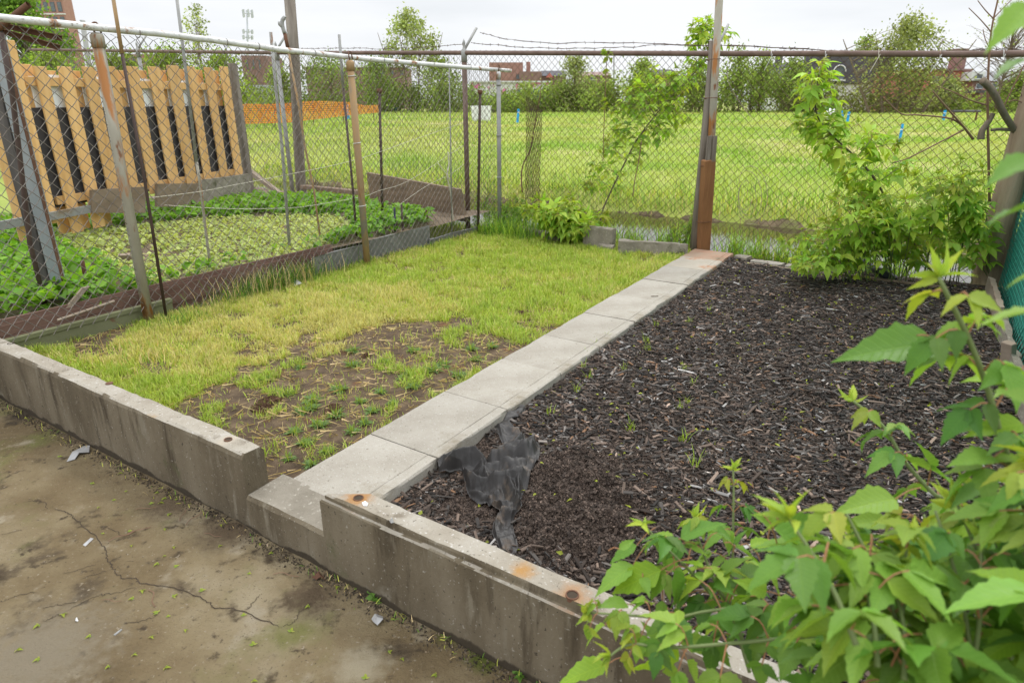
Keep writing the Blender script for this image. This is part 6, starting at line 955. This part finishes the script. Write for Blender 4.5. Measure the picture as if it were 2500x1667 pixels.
stake('tall blue marker stake nearest the fence, right part of the field', 2204, 304, 2193, 357); stake('leftmost of a pair of blue stakes right of the white bag', 2058, 271, 2055, 297); stake('rightmost of a pair of blue stakes right of the white bag', 2073, 274, 2068, 298); stake('leaning blue stake beside the dark metal rail', 2308, 270, 2302, 295); stake('lone blue stake just right of the end post', 1266, 267, 1263, 298); stake('blue stake at the end of the orange net', 936, 251, 938, 272); stake('blue stake behind the tan fence post', 849, 256, 851, 290)
def bin_(name, label, x0, x1, y0, y1, m_, cat):
    b0, b1 = P(x0, y1, .0), P(x1, y1, .0); d = b0[1]; h_ = PD(x0, y0, d)[2]; w_ = b1[0] - b0[0]; c = np.array([(b0[0] + b1[0]) / 2, d, 0]); o = thing(name, label, cat, c); mb = MB(); q = [(-.46, .0), (.46, .0), (.5, .94), (.53, .94), (.53, 1.), (-.53, 1.), (-.53, .94), (-.5, .94)]; pr = np.array(q) * [w_, h_]; V = np.concatenate([np.stack([c[0] + pr[:, 0], np.full(8, d + s * w_ * .4), pr[:, 1]], 1) for s in (-1, 1)]); i = np.arange(8); j = (i + 1) % 8; mb.add(V, [i[None], i[::-1][None] + 8, np.stack([i, j, j + 8, i + 8], 1)]); mb.build('body', m_, o)
    for s in (-.25, .0, .25): mb = MB(); box(mb, c + [s * w_, -w_ * .41, h_ * .48], w_ * .06, w_ * .03, h_ * .85); mb.build('rib', m_, o)
bin_('white_bin', 'square white plastic bin standing in the field behind the end post', 1152, 1199, 259, 297, M['whitebin'], 'bin'); bin_('blue_crate', 'small blue crate at the far edge of the field', 957, 974, 257, 272, M['blue'], 'crate')
q = P(2022, 298, 0); tp = PD(2022, 264, q[1]); hh_ = tp[2]; mb = MB(); A_, B_ = np.meshgrid(np.linspace(0, np.pi, 12), np.linspace(0, 2 * np.pi, 20), indexing='ij'); rr = 1 + (fbm(A_ * 2, np.cos(B_) * 2 + 5, 5) - .5) * .7; grid(mb, q[0] + np.sin(A_) * np.cos(B_) * .42 * rr, q[1] + np.sin(A_) * np.sin(B_) * .3 * rr, hh_ * .62 + np.cos(A_) * hh_ * .36 * rr); tube(mb, [q, q + EZ * hh_ * .5], [.1, .22], 8); tag(mb.build('white_bag', M['whitebin'], smooth=True), 'white bag hung over a post in the field, behind the sapling crown', 'bag')
gr = thing('metal_rail', 'dark horizontal metal rail on short legs at the right of the field', 'rail', P(2330, 304, 0)); q = P(2330, 304, 0); a_, b_ = PD(2324, 272, q[1]), PD(2393, 272, q[1] + 3); mb = MB(); tube(mb, [a_, b_], .09, 8); mb.build('beam', M['slate'], gr)
for f, dd_ in ((.08, 0), (.9, 0)): p = a_ * (1 - f) + b_ * f; mb = MB(); box(mb, [p[0], p[1], p[2] / 2], .1, .1, p[2]); mb.build('leg', M['rust'], gr)
